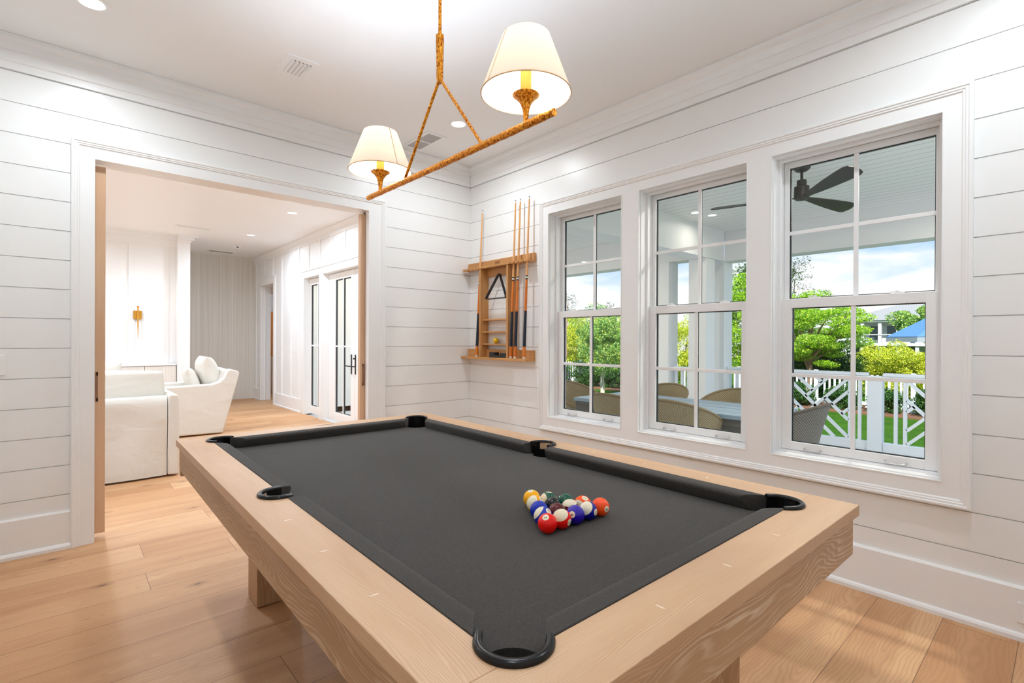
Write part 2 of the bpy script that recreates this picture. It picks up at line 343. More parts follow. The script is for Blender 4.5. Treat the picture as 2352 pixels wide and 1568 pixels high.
# ------------------------------------------------------------------ mesh helpers
class MB:
    def __init__(s): s.v = []; s.f = []; s.uv = None
    def add(s, vs, fs):
        k = len(s.v); s.v += [tuple(p) for p in vs]; s.f += [tuple(i+k for i in f) for f in fs]; return s
    def box(s, x0, x1, y0, y1, z0, z1):
        x0, x1 = sorted((x0, x1)); y0, y1 = sorted((y0, y1)); z0, z1 = sorted((z0, z1))
        return s.add([(x0,y0,z0),(x1,y0,z0),(x1,y1,z0),(x0,y1,z0),(x0,y0,z1),(x1,y0,z1),(x1,y1,z1),(x0,y1,z1)],
                     [(3,2,1,0),(4,5,6,7),(0,1,5,4),(1,2,6,5),(2,3,7,6),(3,0,4,7)])
    def prism(s, prof, axis, a, b):
        """prof: 2D points in the two other axes (x,y,z order), extruded from a to b along axis"""
        n = len(prof)
        def P(p, t):
            if axis == 'x': return (t, p[0], p[1])
            if axis == 'y': return (p[0], t, p[1])
            return (p[0], p[1], t)
        return s.add([P(p, a) for p in prof]+[P(p, b) for p in prof],
                     [tuple(range(n))[::-1], tuple(range(n, 2*n))]+[(i, (i+1) % n, n+(i+1) % n, n+i) for i in range(n)])
    def rings(s, R, closed=False, cap=True):
        n = len(R[0]); k = len(s.v)
        for r in R: s.v += [tuple(p) for p in r]
        m = len(R)
        for i in range(m if closed else m-1):
            a = k+i*n; b = k+((i+1) % m)*n
            s.f += [(a+j, a+(j+1) % n, b+(j+1) % n, b+j) for j in range(n)]
        if cap and not closed:
            s.f += [tuple(range(k, k+n))[::-1], tuple(range(k+(m-1)*n, k+m*n))]
        return s
    def tube(s, pts, rad, n=10, squash=None):
        pts = [Vector(p) for p in pts]; R = []
        if isinstance(rad, (int, float)): rad = [rad]*len(pts)
        ref = None
        for i, p in enumerate(pts):
            d = (pts[min(i+1, len(pts)-1)]-pts[max(i-1, 0)]).normalized()
            if ref is None: ref = Vector((0, 0, 1)) if abs(d.z) < 0.9 else Vector((1, 0, 0))
            a = d.cross(ref).normalized(); b = a.cross(d).normalized(); ref = b
            kx, kz = squash if squash else (1, 1)
            R.append([p + (a*math.cos(t)*kx+b*math.sin(t)*kz)*rad[i] for t in [2*PI*j/n for j in range(n)]])
        return s.rings(R)
    def lathe(s, prof, c=(0, 0, 0), n=24, cap=True):
        R = [[(c[0]+r*math.cos(2*PI*j/n), c[1]+r*math.sin(2*PI*j/n), c[2]+z) for j in range(n)] for r, z in prof]
        return s.rings(R, cap=cap)
    def sphere(s, c, r, n=24, m=12, sc=(1, 1, 1)):
        R = []
        for i in range(1, m):
            t = PI*i/m; R.append([(c[0]+r*sc[0]*math.sin(t)*math.cos(2*PI*j/n), c[1]+r*sc[1]*math.sin(t)*math.sin(2*PI*j/n), c[2]-r*sc[2]*math.cos(t)) for j in range(n)])
        s.rings(R, cap=False); k = len(s.v)-n*(m-1)
        s.v += [(c[0], c[1], c[2]-r*sc[2]), (c[0], c[1], c[2]+r*sc[2])]; a = len(s.v)-2; e = len(s.v)-1
        s.f += [(a, k+(j+1) % n, k+j) for j in range(n)]; q = k+n*(m-2)
        s.f += [(e, q+j, q+(j+1) % n) for j in range(n)]
        return s
    def build(s, name, mat, parent=None, smooth=None, bevel=0, seg=2, sub=0, local=False):
        off = Vector((0, 0, 0))
        if parent is not None and not local:
            p = parent
            while p is not None: off += p.location; p = p.parent
        me = bpy.data.meshes.new(name)
        me.from_pydata([(v[0]-off.x, v[1]-off.y, v[2]-off.z) for v in s.v], [], s.f)
        bm = bmesh.new(); bm.from_mesh(me); bmesh.ops.recalc_face_normals(bm, faces=bm.faces); bm.to_mesh(me); bm.free()
        me.materials.append(mat)
        o = bpy.data.objects.new(name, me); COL.objects.link(o)
        if parent is not None: o.parent = parent
        if bevel:
            md = o.modifiers.new('bevel', 'BEVEL'); md.width = bevel; md.segments = seg; md.limit_method = 'ANGLE'; md.angle_limit = math.radians(40)
            md.harden_normals = False
        if sub:
            md = o.modifiers.new('sub', 'SUBSURF'); md.levels = sub; md.render_levels = sub
        if smooth is not None:
            me.polygons.foreach_set('use_smooth', [True]*len(me.polygons))
            if smooth < 170:
                me.set_sharp_from_angle(angle=math.radians(smooth))
        return o

def tag(o, label=None, cat=None, group=None, kind=None):
    if label: o['label'] = label
    if cat: o['category'] = cat
    if group: o['group'] = group
    if kind: o['kind'] = kind
    return o
def empty(name, loc, label=None, cat=None, group=None, rz=0.0, kind=None):
    o = bpy.data.objects.new(name, None); COL.objects.link(o); o.location = loc; o.rotation_euler = (0, 0, rz)
    o.empty_display_size = 0.1
    return tag(o, label, cat, group, kind)
def copy_tree(o, parent=None):
    c = o.copy(); COL.objects.link(c); c.parent = parent
    for ch in list(o.children): copy_tree(ch, c)
    return c
def struct(o): o['kind'] = 'structure'; return o

def rect_sub(rects, hole):
    out = []
    for (a0, a1, z0, z1) in rects:
        h0, h1, g0, g1 = max(a0, hole[0]), min(a1, hole[1]), max(z0, hole[2]), min(z1, hole[3])
        if h0 >= h1 or g0 >= g1: out.append((a0, a1, z0, z1)); continue
        if h0 > a0: out.append((a0, h0, z0, z1))
        if h1 < a1: out.append((h1, a1, z0, z1))
        if g0 > z0: out.append((h0, h1, z0, g0))
        if g1 < z1: out.append((h0, h1, g1, z1))
    return out
def wall_boxes(mb, axis, t0, t1, rect, holes):
    rs = [rect]
    for h in holes: rs = rect_sub(rs, h)
    for (a0, a1, z0, z1) in rs:
        if axis == 'x': mb.box(t0, t1, a0, a1, z0, z1)
        else: mb.box(a0, a1, t0, t1, z0, z1)
    return mb

# ------------------------------------------------------------------ room shell
H = 3.048; XL = -3.75; YR = -4.70; G0 = 2.8496; PITCHB = 0.18
WIN = [(-1.887, -1.133), (-2.806, -2.040), (-3.715, -2.950)]; WZ0, WZ1 = 0.635, 2.373
CAS = (-3.825, -1.030, 0.52, 2.482)
DO = (-2.966, -1.122, -0.01, 2.42); DCAS = (-3.080, -0.962, -0.01, 2.53)

mb = MB().box(-7.2, 0.0, -4.9, 9.0, -0.12, 0.0); fl = struct(mb.build('floor', FLOORM))
mb = MB().box(-7.2, 0.2, -4.9, 9.4, H, H+0.15); struct(mb.build('ceiling', CEIL))

def shiplap(mb, axis, face, depth, a0, a1, holes):
    """boards with a 5 mm gap, from the crown down to the baseboard"""
    k = 0
    while True:
        z1 = G0-k*PITCHB-0.0025; z0 = G0-(k+1)*PITCHB+0.0025
        if z1 < 0.15: break
        wall_boxes(mb, axis, face, face+depth, (a0, a1, max(z0, 0.02), z1), holes); k += 1
    wall_boxes(mb, axis, face, face+depth, (a0, a1, G0+0.0025, H), holes)

mb = MB(); holes = [(a, b, WZ0, WZ1) for a, b in WIN]
wall_boxes(mb, 'x', 0.009, 0.16, (YR-0.2, 0.0, 0, H), holes)
shiplap(mb, 'x', 0.0, 0.009, YR, -0.0, [(CAS[0]+0.02, CAS[1]-0.02, CAS[2]+0.02, CAS[3]-0.02)])
struct(mb.build('wall_right', WALL))
mb = MB()
DH = (DO[0]-0.012, DO[1]+0.012, -0.01, DO[3]+0.012)
wall_boxes(mb, 'y', 0.009, 0.045, (XL, 0.16, 0, H), [DH]); wall_boxes(mb, 'y', 0.10, 0.14, (-7.2, 0.0, 0, H), [DH])
shiplap(mb, 'y', 0.0, 0.009, XL, -0.0, [(DCAS[0]+0.02, DCAS[1]-0.02, -0.01, DCAS[3]-0.02)])
struct(mb.build('wall_back', WALL))
mb = MB(); mb.box(XL-0.15, XL-0.009, YR-0.2, 0.009, 0, H); shiplap(mb, 'x', XL-0.009, 0.009, YR, 0, [])
struct(mb.build('wall_left', WALL))
mb = MB(); mb.box(XL-0.15, 0.16, YR-0.2, YR-0.009, 0, H); shiplap(mb, 'y', YR-0.009, 0.009, XL, 0, [])
struct(mb.build('wall_front', WALL))

# crown: layered boards stepping out to the ceiling
CR = [(0.0, G0+0.003), (0.014, G0+0.003), (0.014, 2.894), (0.0185, 2.899), (0.022, 2.899), (0.022, 2.953), (0.027, 2.960), (0.030, 2.960),
      (0.030, 3.004), (0.050, 3.022), (0.050, H-0.001), (0.0, H-0.001)]
def crown(name, axis, sgn, base, a, b, prof=CR):
    mb = MB(); mb.prism([(base+sgn*d, z) for d, z in prof], 'y' if axis == 'x' else 'x', a, b); return mb
struct(crown('c', 'x', -1, -0.0, YR, 0.0).build('trim_1', TRIM))
struct(crown('c', 'y', -1, -0.0, XL, 0.0).build('trim_2', TRIM))
struct(crown('c', 'x', 1, XL, YR, 0.0).build('trim_3', TRIM))
struct(crown('c', 'y', 1, YR, XL, 0.0).build('trim_4', TRIM))
BB = [(0.0, 0.0), (0.032, 0.0), (0.032, 0.018), (0.027, 0.028), (0.017, 0.034), (0.017, 0.222), (0.010, 0.232), (0.0, 0.232)]
def base_mb(axis, sgn, base, a, b): return MB().prism([(base+sgn*d, z) for d, z in BB], 'y' if axis == 'x' else 'x', a, b)
struct(base_mb('x', -1, 0.0, YR, 0.0).build('baseboard_right', TRIM))
mb = base_mb('y', -1, 0.0, XL, DCAS[0]); m2 = base_mb('y', -1, 0.0, DCAS[1], 0.0); mb.add(m2.v, m2.f); struct(mb.build('baseboard_back', TRIM))
struct(base_mb('x', 1, XL, YR, 0.0).build('baseboard_left', TRIM))
struct(base_mb('y', 1, YR, XL, 0.0).build('baseboard_front', TRIM))

# window casing with a moulded outer band
BANDP = [(0.0, 0.0), (0.0, 0.030), (0.006, 0.036), (0.014, 0.036), (0.018, 0.031), (0.026, 0.031), (0.030, 0.027), (0.036, 0.027), (0.042, 0.020), (0.042, 0.0)]
def frame_band(mb, axis, face, sgn, a0, a1, z0, z1, prof, sides='lrtb'):
    """mitred moulding running round a rectangle; prof = (inset, height off the wall)"""
    def P(a, z, h): return (face+sgn*h, a, z) if axis == 'x' else (a, face+sgn*h, z)
    C = {'bl': [(a0+i, z0+i, h) for i, h in prof], 'br': [(a1-i, z0+i, h) for i, h in prof],
         'tl': [(a0+i, z1-i, h) for i, h in prof], 'tr': [(a1-i, z1-i, h) for i, h in prof]}
    if 'b' not in sides:
        C['bl'] = [(a0+i, z0, h) for i, h in prof]; C['br'] = [(a1-i, z0, h) for i, h in prof]
    for s, (p, q) in {'l': ('bl', 'tl'), 't': ('tl', 'tr'), 'r': ('tr', 'br'), 'b': ('br', 'bl')}.items():
        if s not in sides: continue
        mb.rings([[P(*c) for c in C[p]], [P(*c) for c in C[q]]])
mb = MB()
wall_boxes(mb, 'x', -0.02, 0.0095, (CAS[0]+0.03, CAS[1]-0.03, CAS[2]+0.03, CAS[3]-0.03), holes)
frame_band(mb, 'x', 0.0, -1, *CAS, BANDP)
for a, b in WIN:   # small bead round each opening
    frame_band(mb, 'x', -0.02, -1, a-0.006, b+0.006, WZ0-0.006, WZ1+0.006, [(0, 0), (0.001, 0.003), (0.006, 0.003), (0.006, 0)])
struct(mb.build('trim_5', TRIM))
mb = MB(); wall_boxes(mb, 'y', -0.02, 0.0095, (DCAS[0]+0.02, DCAS[1]-0.02, 0, DCAS[3]-0.02), [DO])
frame_band(mb, 'y', 0.0, -1, DCAS[0], DCAS[1], 0.0, DCAS[3], BANDP, 'ltr')
mb.box(DO[0]-0.012, DO[0], 0.0096, 0.046, 0, 2.42); mb.box(DO[1], DO[1]+0.012, 0.0096, 0.046, 0, 2.42)
mb.box(DO[0]-0.012, DO[0], 0.098, 0.16, 0, 2.42); mb.box(DO[1], DO[1]+0.012, 0.098, 0.16, 0, 2.42)
mb.box(DO[0]-0.012, DO[1]+0.012, 0.0096, 0.16, 2.42, 2.431)
struct(mb.build('trim_6', TRIM))

# pocket doors
def pocket_door(name, x0, x1, pull_x0, pull_x1):
    e = struct(empty(name, ((x0+x1)/2, 0.0725, 0)))
    MB().box(x0, x1, 0.05, 0.095, 0.035, 2.398).build('panel', DOORZ, e, bevel=0.002)
    pl = MB(); a0, a1 = pull_x0, pull_x1
    for r in ((a0, a0+0.008), (a1-0.008, a1)): pl.box(r[0], r[1], 0.0465, 0.051, 0.885, 1.075)
    pl.box(a0, a1, 0.0465, 0.051, 0.885, 0.908); pl.box(a0, a1, 0.0465, 0.051, 1.052, 1.075); pl.box(a0, a1, 0.0485, 0.051, 0.885, 1.075)
    p = pl.build('flush_pull', DARKOAK, e); p['label'] = 'dark bronze flush pull'
    return e
pocket_door('door_1', -3.85, -2.911, -2.998, -2.948)
pocket_door('door_2', -1.168, -0.22, -1.146, -1.096)

# ------------------------------------------------------------------ double hung windows
def window(idx, y0, y1):
    e = struct(empty('window_%d' % idx, (0.1, (y0+y1)/2, WZ0)))
    f = MB()
    def ring(mb, x0, x1, o, i): wall_boxes(mb, 'x', x0, x1, o, [i])
    ring(f, 0.0, 0.0615, (y0, y1, WZ0, WZ1), (y0+0.006, y1-0.006, WZ0+0.008, WZ1-0.006))
    ring(f, 0.0615, 0.083, (y0, y1, WZ0, WZ1), (y0+0.022, y1-0.022, WZ0+0.016, WZ1-0.022))
    ring(f, 0.083, 0.1215, (y0, y1, WZ0, WZ1), (y0+0.012, y1-0.012, WZ0+0.018, WZ1-0.012))
    ring(f, 0.1215, 0.157, (y0, y1, WZ0, WZ1), (y0+0.017, y1-0.017, WZ0+0.018, WZ1-0.011))
    ring(f, 0.157, 0.185, (y0-0.03, y1+0.03, WZ0-0.03, WZ1+0.03), (y0+0.026, y1-0.026, WZ0+0.022, WZ1-0.02))
    f.build('frame', WINW, e, bevel=0.001, seg=1)
    def sash(name, x0, x1, a0, a1, z0, z1, ga0, ga1, gz0, gz1, mz):
        s = MB(); ym = (ga0+ga1)/2; w = 0.011
        s.box(x0, x1, a0, ga0, z0, z1).box(x0, x1, ga1, a1, z0, z1).box(x0, x1, ga0, ga1, z0, gz0).box(x0, x1, ga0, ga1, gz1, z1)
        s.box(x0+0.006, x0+0.016, ym-w, ym+w, gz0, gz1).box(x0+0.0065, x0+0.0155, ga0, ym-w, mz-w, mz+w).box(x0+0.0065, x0+0.0155, ym+w, ga1, mz-w, mz+w)
        so = s.build(name, WINW, e, bevel=0.0015, seg=1)
        xg = (x0+x1)/2
        MB().box(xg-0.002, xg+0.002, ga0, ga1, gz0, gz1).build('glass_pane', GLASS, so)
        k = MB(); t = 0.005; xa, xb = xg+0.003, xg+0.018
        wall_boxes(k, 'x', xa, xb, (ga0, ga1, gz0, gz1), [(ga0+t, ym-0.007, gz0+t, mz-0.006), (ym+0.007, ga1-t, gz0+t, mz-0.006), (ga0+t, ym-0.007, mz+0.006, gz1-t), (ym+0.007, ga1-t, mz+0.006, gz1-t)])
        kk = k.build('spacer_bar', BLACKG, so); kk['label'] = 'thin black spacer behind the glass'
        return so
    sash('upper_sash', 0.128, 0.156, y0+0.018, y1-0.018, 1.49, WZ1-0.012, y0+0.044, y1-0.044, 1.545, 2.326, 1.935)
    lo = sash('lower_sash', 0.085, 0.118, y0+0.018, y1-0.018, WZ0+0.02, 1.54, y0+0.074, y1-0.074, 0.702, 1.487, 1.093)
    for yy in (y0+0.19, y1-0.19):
        MB().tube([(0.084, yy-0.045, 0.672), (0.070, yy-0.040, 0.668), (0.064, yy-0.02, 0.664), (0.063, yy, 0.662), (0.064, yy+0.02, 0.664), (0.070, yy+0.040, 0.668), (0.084, yy+0.045, 0.672)], 0.0035, 8).build('sash_lift', NICKEL, lo, smooth=60)
        k = MB().box(0.092, 0.116, yy-0.028, yy+0.028, 1.54, 1.547); k.lathe([(0.011, 0), (0.011, 0.008), (0.006, 0.010)], (0.104, yy, 1.547), 12)
        k.tube([(0.104, yy, 1.553), (0.102, yy+0.015, 1.554), (0.100, yy+0.030, 1.552)], 0.003, 8); k.build('sash_lock', WINW, lo)
for i, (a, b) in enumerate(WIN): window(i+1, a, b)
# outside wall finish round the windows is the wall slab itself

# ------------------------------------------------------------------ ceiling fittings
def downlight(x, y, z, power, label, group, r=0.058, lamp=True, col=LAMPC):
    e = empty('recessed_downlight', (x, y, z), label, 'ceiling light', group)
    MB().lathe([(r+0.022, 0.0), (r+0.022, -0.003), (r+0.012, -0.006), (r, -0.004), (r-0.002, 0.0)], (x, y, z), 32).build('trim_ring', TRIM, e, smooth=40)
    MB().lathe([(r-0.003, -0.001), (r-0.003, -0.0035), (0.001, -0.0035)], (x, y, z), 24).build('lens', LENS, e)
    if lamp:
        l = downward_lamp(x, y, z-0.012, power, r*0.9, col)
    return e
gr = 'recessed ceiling downlights of the games room'
downlight(-0.72, -0.79, H, P_DOWN, 'lit recessed ceiling downlight near the corner, beside the pendant arm', gr)
downlight(-3.005, -0.70, H, P_DOWN, 'lit recessed ceiling downlight at the top left edge of the photo', gr)
downlight(-0.72, -3.93, H, P_DOWN, 'recessed ceiling downlight above the right side of the room, out of frame', gr)
downlight(-3.005, -3.93, H, P_DOWN, 'recessed ceiling downlight over the photographer, out of frame', gr)

def vent_louvre(x0, x1, y0, y1):
    e = empty('ceiling_vent', ((x0+x1)/2, (y0+y1)/2, H), 'white ceiling vent with five wide angled louvres, left of the pendant stem', 'air vent', 'ceiling vents of the games room')
    mb = MB(); z = H
    wall = [(x0, x1, y0, y1)]
    for r in rect_sub(wall, (x0+0.04, x1-0.04, y0+0.045, y1-0.045)): mb.box(r[0], r[1], r[2], r[3], z-0.006, z)
    mb.build('frame', TRIM, e)
    MB().box(x0+0.04, x1-0.04, y0+0.045, y1-0.045, z-0.0012, z-0.0005).build('duct_opening', pm('dark_duct', (0.03, 0.028, 0.026, 1), 0.8), e)
    for i in range(5):
        xa = x0+0.043+i*0.0242
        s = MB().prism([(xa, z-0.002), (xa+0.002, z-0.0015), (xa+0.018, z-0.0115), (xa+0.016, z-0.013)], 'y', y0+0.046, y1-0.046)
        s.build('louvre', TRIM, e)
vent_louvre(-2.09, -1.888, -0.915, -0.64)
def vent_grille(x0, x1, y0, y1):
    e = empty('return_air_grille', ((x0+x1)/2, (y0+y1)/2, H), 'grey two-panel ceiling return grille behind the pendant arm', 'air vent', 'ceiling vents of the games room')
    mb = MB()
    for r in rect_sub([(x0, x1, y0, y1)], (x0+0.03, x1-0.03, y0+0.03, y1-0.03)): mb.box(r[0], r[1], r[2], r[3], H-0.006, H)
    ym = (y0+y1)/2; mb.box(x0+0.03, x1-0.03, ym-0.008, ym+0.008, H-0.006, H)
    mb.build('frame', TRIM, e, bevel=0.002)
    gm = pm('grille_grey', (0.42, 0.41, 0.40, 1), 0.6); b = NB(gm); X = b.objxyz()
    f = b.math('FRACT', b.math('MULTIPLY', X[0], 90.0)); b.link(b.mix(b.math('GREATER_THAN', f, 0.45), (0.62, 0.61, 0.60, 1), (0.30, 0.29, 0.28, 1)), b.b.inputs['Base Color'])
    for a, c in ((y0+0.03, ym-0.008), (ym+0.008, y1-0.03)): MB().box(x0+0.03, x1-0.03, a, c, H-0.003, H-0.001).build('mesh_panel', gm, e)
vent_grille(-0.835, -0.64, -0.505, -0.085)

# switch and outlet
def plate(name, axis, face, a0, a1, z0, z1, label, cat, kind):
    c = (face, (a0+a1)/2, (z0+z1)/2) if axis == 'x' else ((a0+a1)/2, face, (z0+z1)/2)
    e = empty(name, c, label, cat)
    def bx(a, b, c0, c1, t0, t1):
        return MB().box(face-t1, face-t0, a, b, c0, c1) if axis == 'x' else MB().box(a, b, face-t1, face-t0, c0, c1)
    bx(a0, a1, z0, z1, 0.0, 0.006).build('wall_plate', TRIM, e, bevel=0.002)
    am, zm = (a0+a1)/2, (z0+z1)/2
    if kind == 'switch':
        n = max(1, round((a1-a0)/0.046)-1)
        for i in range(n):
            c0 = am+(i-(n-1)/2)*0.046; bx(c0-0.0165, c0+0.0165, zm-0.033, zm+0.033, 0.006, 0.009).build('rocker', TRIM, e, bevel=0.001)
    else:
        bx(am-0.0165, am+0.0165, zm-0.033, zm+0.033, 0.006, 0.008).build('receptacle', TRIM, e, bevel=0.001)
    return e
plate('light_switch', 'y', 0.0, -3.505, -3.366, 1.073, 1.192, 'white wall switch plate cut off by the left edge, left of the wide doorway', 'light switch', 'switch')
plate('wall_outlet', 'x', -0.017, -4.045, -3.973, 0.077, 0.165, 'white outlet plate on the tall baseboard at the right edge', 'outlet', 'outlet')

# ------------------------------------------------------------------ pool table
TR = math.radians(-0.66); TC = (-1.979, -2.411, 0)
table = empty('pool_table', TC, 'whitewashed oak pool table with charcoal cloth filling the foreground', 'pool table', rz=TR)
OX, OY, IX, IY, ZT = 0.725, 1.272, 0.596, 1.137, 0.785
def cyl_bm(c, r, z0, z1, n=48):
    return MB().lathe([(r, z0), (r, z1)], (c[0], c[1], 0), n)
def carve(o, cutters):
    """apply cylindrical cuts to the mesh, then drop the cutters"""
    for cu in cutters:
        co = cu.build('cut', WALL, None)
        md = o.modifiers.new('b', 'BOOLEAN'); md.operation = 'DIFFERENCE'; md.object = co; md.solver = 'EXACT'
        co.parent = o.parent
        bpy.context.view_layer.update()
        dg = bpy.context.evaluated_depsgraph_get()
        me = bpy.data.meshes.new_from_object(o.evaluated_get(dg)); o.modifiers.clear(); old = o.data; o.data = me
        bpy.data.objects.remove(co, do_unlink=True)
    return o
CORN = [(sx*0.553, sy*1.105) for sx in (-1, 1) for sy in (-1, 1)]
SIDE = [(sx*0.602, 0.0) for sx in (-1, 1)]
for sx in (-1, 1):
    o = MB().box(sx*IX, sx*OX, -IY, IY, ZT-0.034, ZT).build('side_rail', OAKY, table, local=True)
    carve(o, [cyl_bm(c, 0.0565, 0.7, 0.9) for c in CORN if c[0]*sx > 0] + [cyl_bm((sx*0.600, 0), 0.054, 0.7, 0.9)])
    md = o.modifiers.new('bevel', 'BEVEL'); md.width = 0.0018; md.segments = 2; md.limit_method = 'ANGLE'
for sy in (-1, 1):
    o = MB().box(-OX, OX, sy*IY, sy*OY, ZT-0.034, ZT).build('end_rail', OAKX, table, local=True)
    carve(o, [cyl_bm(c, 0.0565, 0.7, 0.9) for c in CORN if c[1]*sy > 0])
    md = o.modifiers.new('bevel', 'BEVEL'); md.width = 0.0018; md.segments = 2; md.limit_method = 'ANGLE'
# cloth bed
o = MB().box(-0.62, 0.62, -1.16, 1.16, 0.705, 0.735).build('cloth_bed', FELT, table, local=True)
carve(o, [cyl_bm((sx*0.552, sy*1.102), 0.0635, 0.69, 0.75) for sx in (-1, 1) for sy in (-1, 1)]+[cyl_bm((sx*0.612, 0), 0.056, 0.69, 0.75) for sx in (-1, 1)])
# cushions: profile (distance from the wood, height)
CP = [(0.0, 0.7875), (0.030, 0.7875), (0.044, 0.786), (0.0525, 0.7815), (0.0540, 0.7765), (0.0515, 0.768), (0.043, 0.752), (0.034, 0.7352), (0.0, 0.7352)]
def cushion(fixed, axis, sgn, w0, n0, w1, n1):
    """axis = the direction it runs; w = wood end, n = nose end"""
    R = []
    for (w, n) in ((w0, n0), (w1, n1)):
        ring = []
        for d, z in CP:
            t = w+(n-w)*min(1.0, d/0.054); q = sgn*(fixed-d)
            ring.append((q, t, z) if axis == 'y' else (t, q, z))
        R.append(ring)
    o = MB().rings(R).build('cushion', FELT, table, local=True, bevel=0.002, seg=2, smooth=50)
    return o
for sx in (-1, 1):
    cushion(IX, 'y', sx, -1.048, -0.985, -0.060, -0.074)
    cushion(IX, 'y', sx, 0.060, 0.074, 1.048, 0.985)
for sy in (-1, 1):
    cushion(IY, 'x', sy, -0.512, -0.452, 0.512, 0.452)
# pockets
def pocket(c, a_mid, span, r, ez):
    p = MB(); n = 40; R = []
    prof = [(-0.0085, -0.004), (-0.0085, 0.002), (-0.0065, 0.0055), (-0.0015, 0.0070), (0.0035, 0.0060), (0.0070, 0.0030), (0.0080, -0.002), (0.0070, -0.005), (0.0, -0.006)]
    for i in range(n+1):
        t = -span/2+span*i/n; a = a_mid+t
        ex = ez*max(0, abs(t)-PI/2*0.85)          # the arms straighten out towards the cushions
        k = 1.0 if 0 < i < n else 0.86
        cx, cy = c[0]-math.cos(a_mid)*ex, c[1]-math.sin(a_mid)*ex
        R.append([(cx+(r+d*k)*math.cos(a), cy+(r+d*k)*math.sin(a), ZT+0.004+h*k) for d, h in prof])
    o = p.rings(R).build('pocket_rim', POCKET, table, local=True, smooth=60)
    l = MB(); R = []; R2 = []
    for i in range(n+1):
        t = -span/2+span*i/n; a = a_mid+t
        ex = ez*max(0, abs(t)-PI/2*0.85); cx, cy = c[0]-math.cos(a_mid)*ex, c[1]-math.sin(a_mid)*ex
        rr = r-0.0062
        R.append([(cx+(rr+q)*math.cos(a), cy+(rr+q)*math.sin(a), z) for q, z in ((0, 0.785), (0.003, 0.785), (0.003, 0.66), (0, 0.66))])
    l.rings(R).build('pocket_liner', POCKIN if False else POCKET, o, local=True, smooth=50)
    cup = MB().lathe([(r+0.008, 0.70), (r+0.006, 0.64), (r-0.01, 0.615), (0.001, 0.612), (0.001, 0.618), (r-0.012, 0.622), (r+0.001, 0.645), (r+0.004, 0.70)], (c[0], c[1], 0), 32)
    cup.build('pocket_cup', POCKIN, o, local=True, smooth=60)
for sx in (-1, 1):
    for sy in (-1, 1):
        pocket((sx*0.553, sy*1.105), math.atan2(sy, sx), math.radians(192), 0.0620, 0.03)
    pocket((sx*0.603, 0.0), 0.0 if sx > 0 else PI, math.radians(182), 0.0585, 0.085)
# sights
def sight(x, y, ax):
    p = [(-0.013, 0), (-0.006, 0.0023), (0, 0.003), (0.006, 0.0023), (0.013, 0), (0.006, -0.0023), (0, -0.003), (-0.006, -0.0023)]
    q = [(x+a, y+b) if ax == 'x' else (x+b, y+a) for a, b in p]
    MB().prism(q, 'z', ZT-0.001, ZT+0.0006).build('sight', INLAY, table, local=True)
for sx in (-1, 1):
    for y in (-0.81, -0.54, -0.27, 0.27, 0.54, 0.81): sight(sx*0.660, y, 'x')
for sy in (-1, 1):
    for x in (-0.27, 0.0, 0.27): sight(x, sy*1.203, 'y')
# burned-in maker mark on the far rail
mk = MB()
for i in range(7):
    x = -0.026+i*0.0115; mk.box(x, x+0.0075, 1.222, 1.234, ZT-0.001, ZT+0.0007)
mk.prism([(-0.044, 1.228), (-0.034, 1.233), (-0.031, 1.228), (-0.034, 1.223)], 'z', ZT-0.001, ZT+0.0007)
mk.prism([(0.056, 1.223), (0.053, 1.228), (0.056, 1.233), (0.068, 1.228)], 'z', ZT-0.001, ZT+0.0007)
o = mk.build('burned_mark', pm('burned_brown', lin(104, 66, 36), 0.6), table, local=True); o['label'] = 'small burned-in brown mark'
# aprons with a chamfered foot
AX, AY = 0.712, 1.259
for s in (-1, 1):
    pr = [(s*AX, 0.752), (s*AX, 0.632), (s*(AX-0.030), 0.604), (s*(AX-0.044), 0.604), (s*(AX-0.044), 0.752)]
    MB().prism(pr, 'y', -AY+0.031, AY-0.031).build('side_apron', APY, table, local=True, bevel=0.0015)
    pr = [(s*AY, 0.752), (s*AY, 0.632), (s*(AY-0.030), 0.604), (s*(AY-0.0305), 0.752)]
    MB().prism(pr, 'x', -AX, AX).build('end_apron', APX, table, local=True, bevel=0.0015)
o = MB().box(-0.64, 0.64, -1.19, 1.19, 0.625, 0.70).build('under_frame', pm('frame_underside_wood', lin(120, 92, 70), 0.7), table, local=True)
carve(o, [cyl_bm(c, 0.072, 0.6, 0.75) for c in CORN+SIDE])
bpy.context.view_layer.update()
for sx in (-1, 1):
    for sy in (-1, 1):
        MB().box(sx*0.45, sx*0.25, sy*0.866, sy*1.03, 0.004, 0.626).build('leg', LEGZ, table, local=True, bevel=0.003)

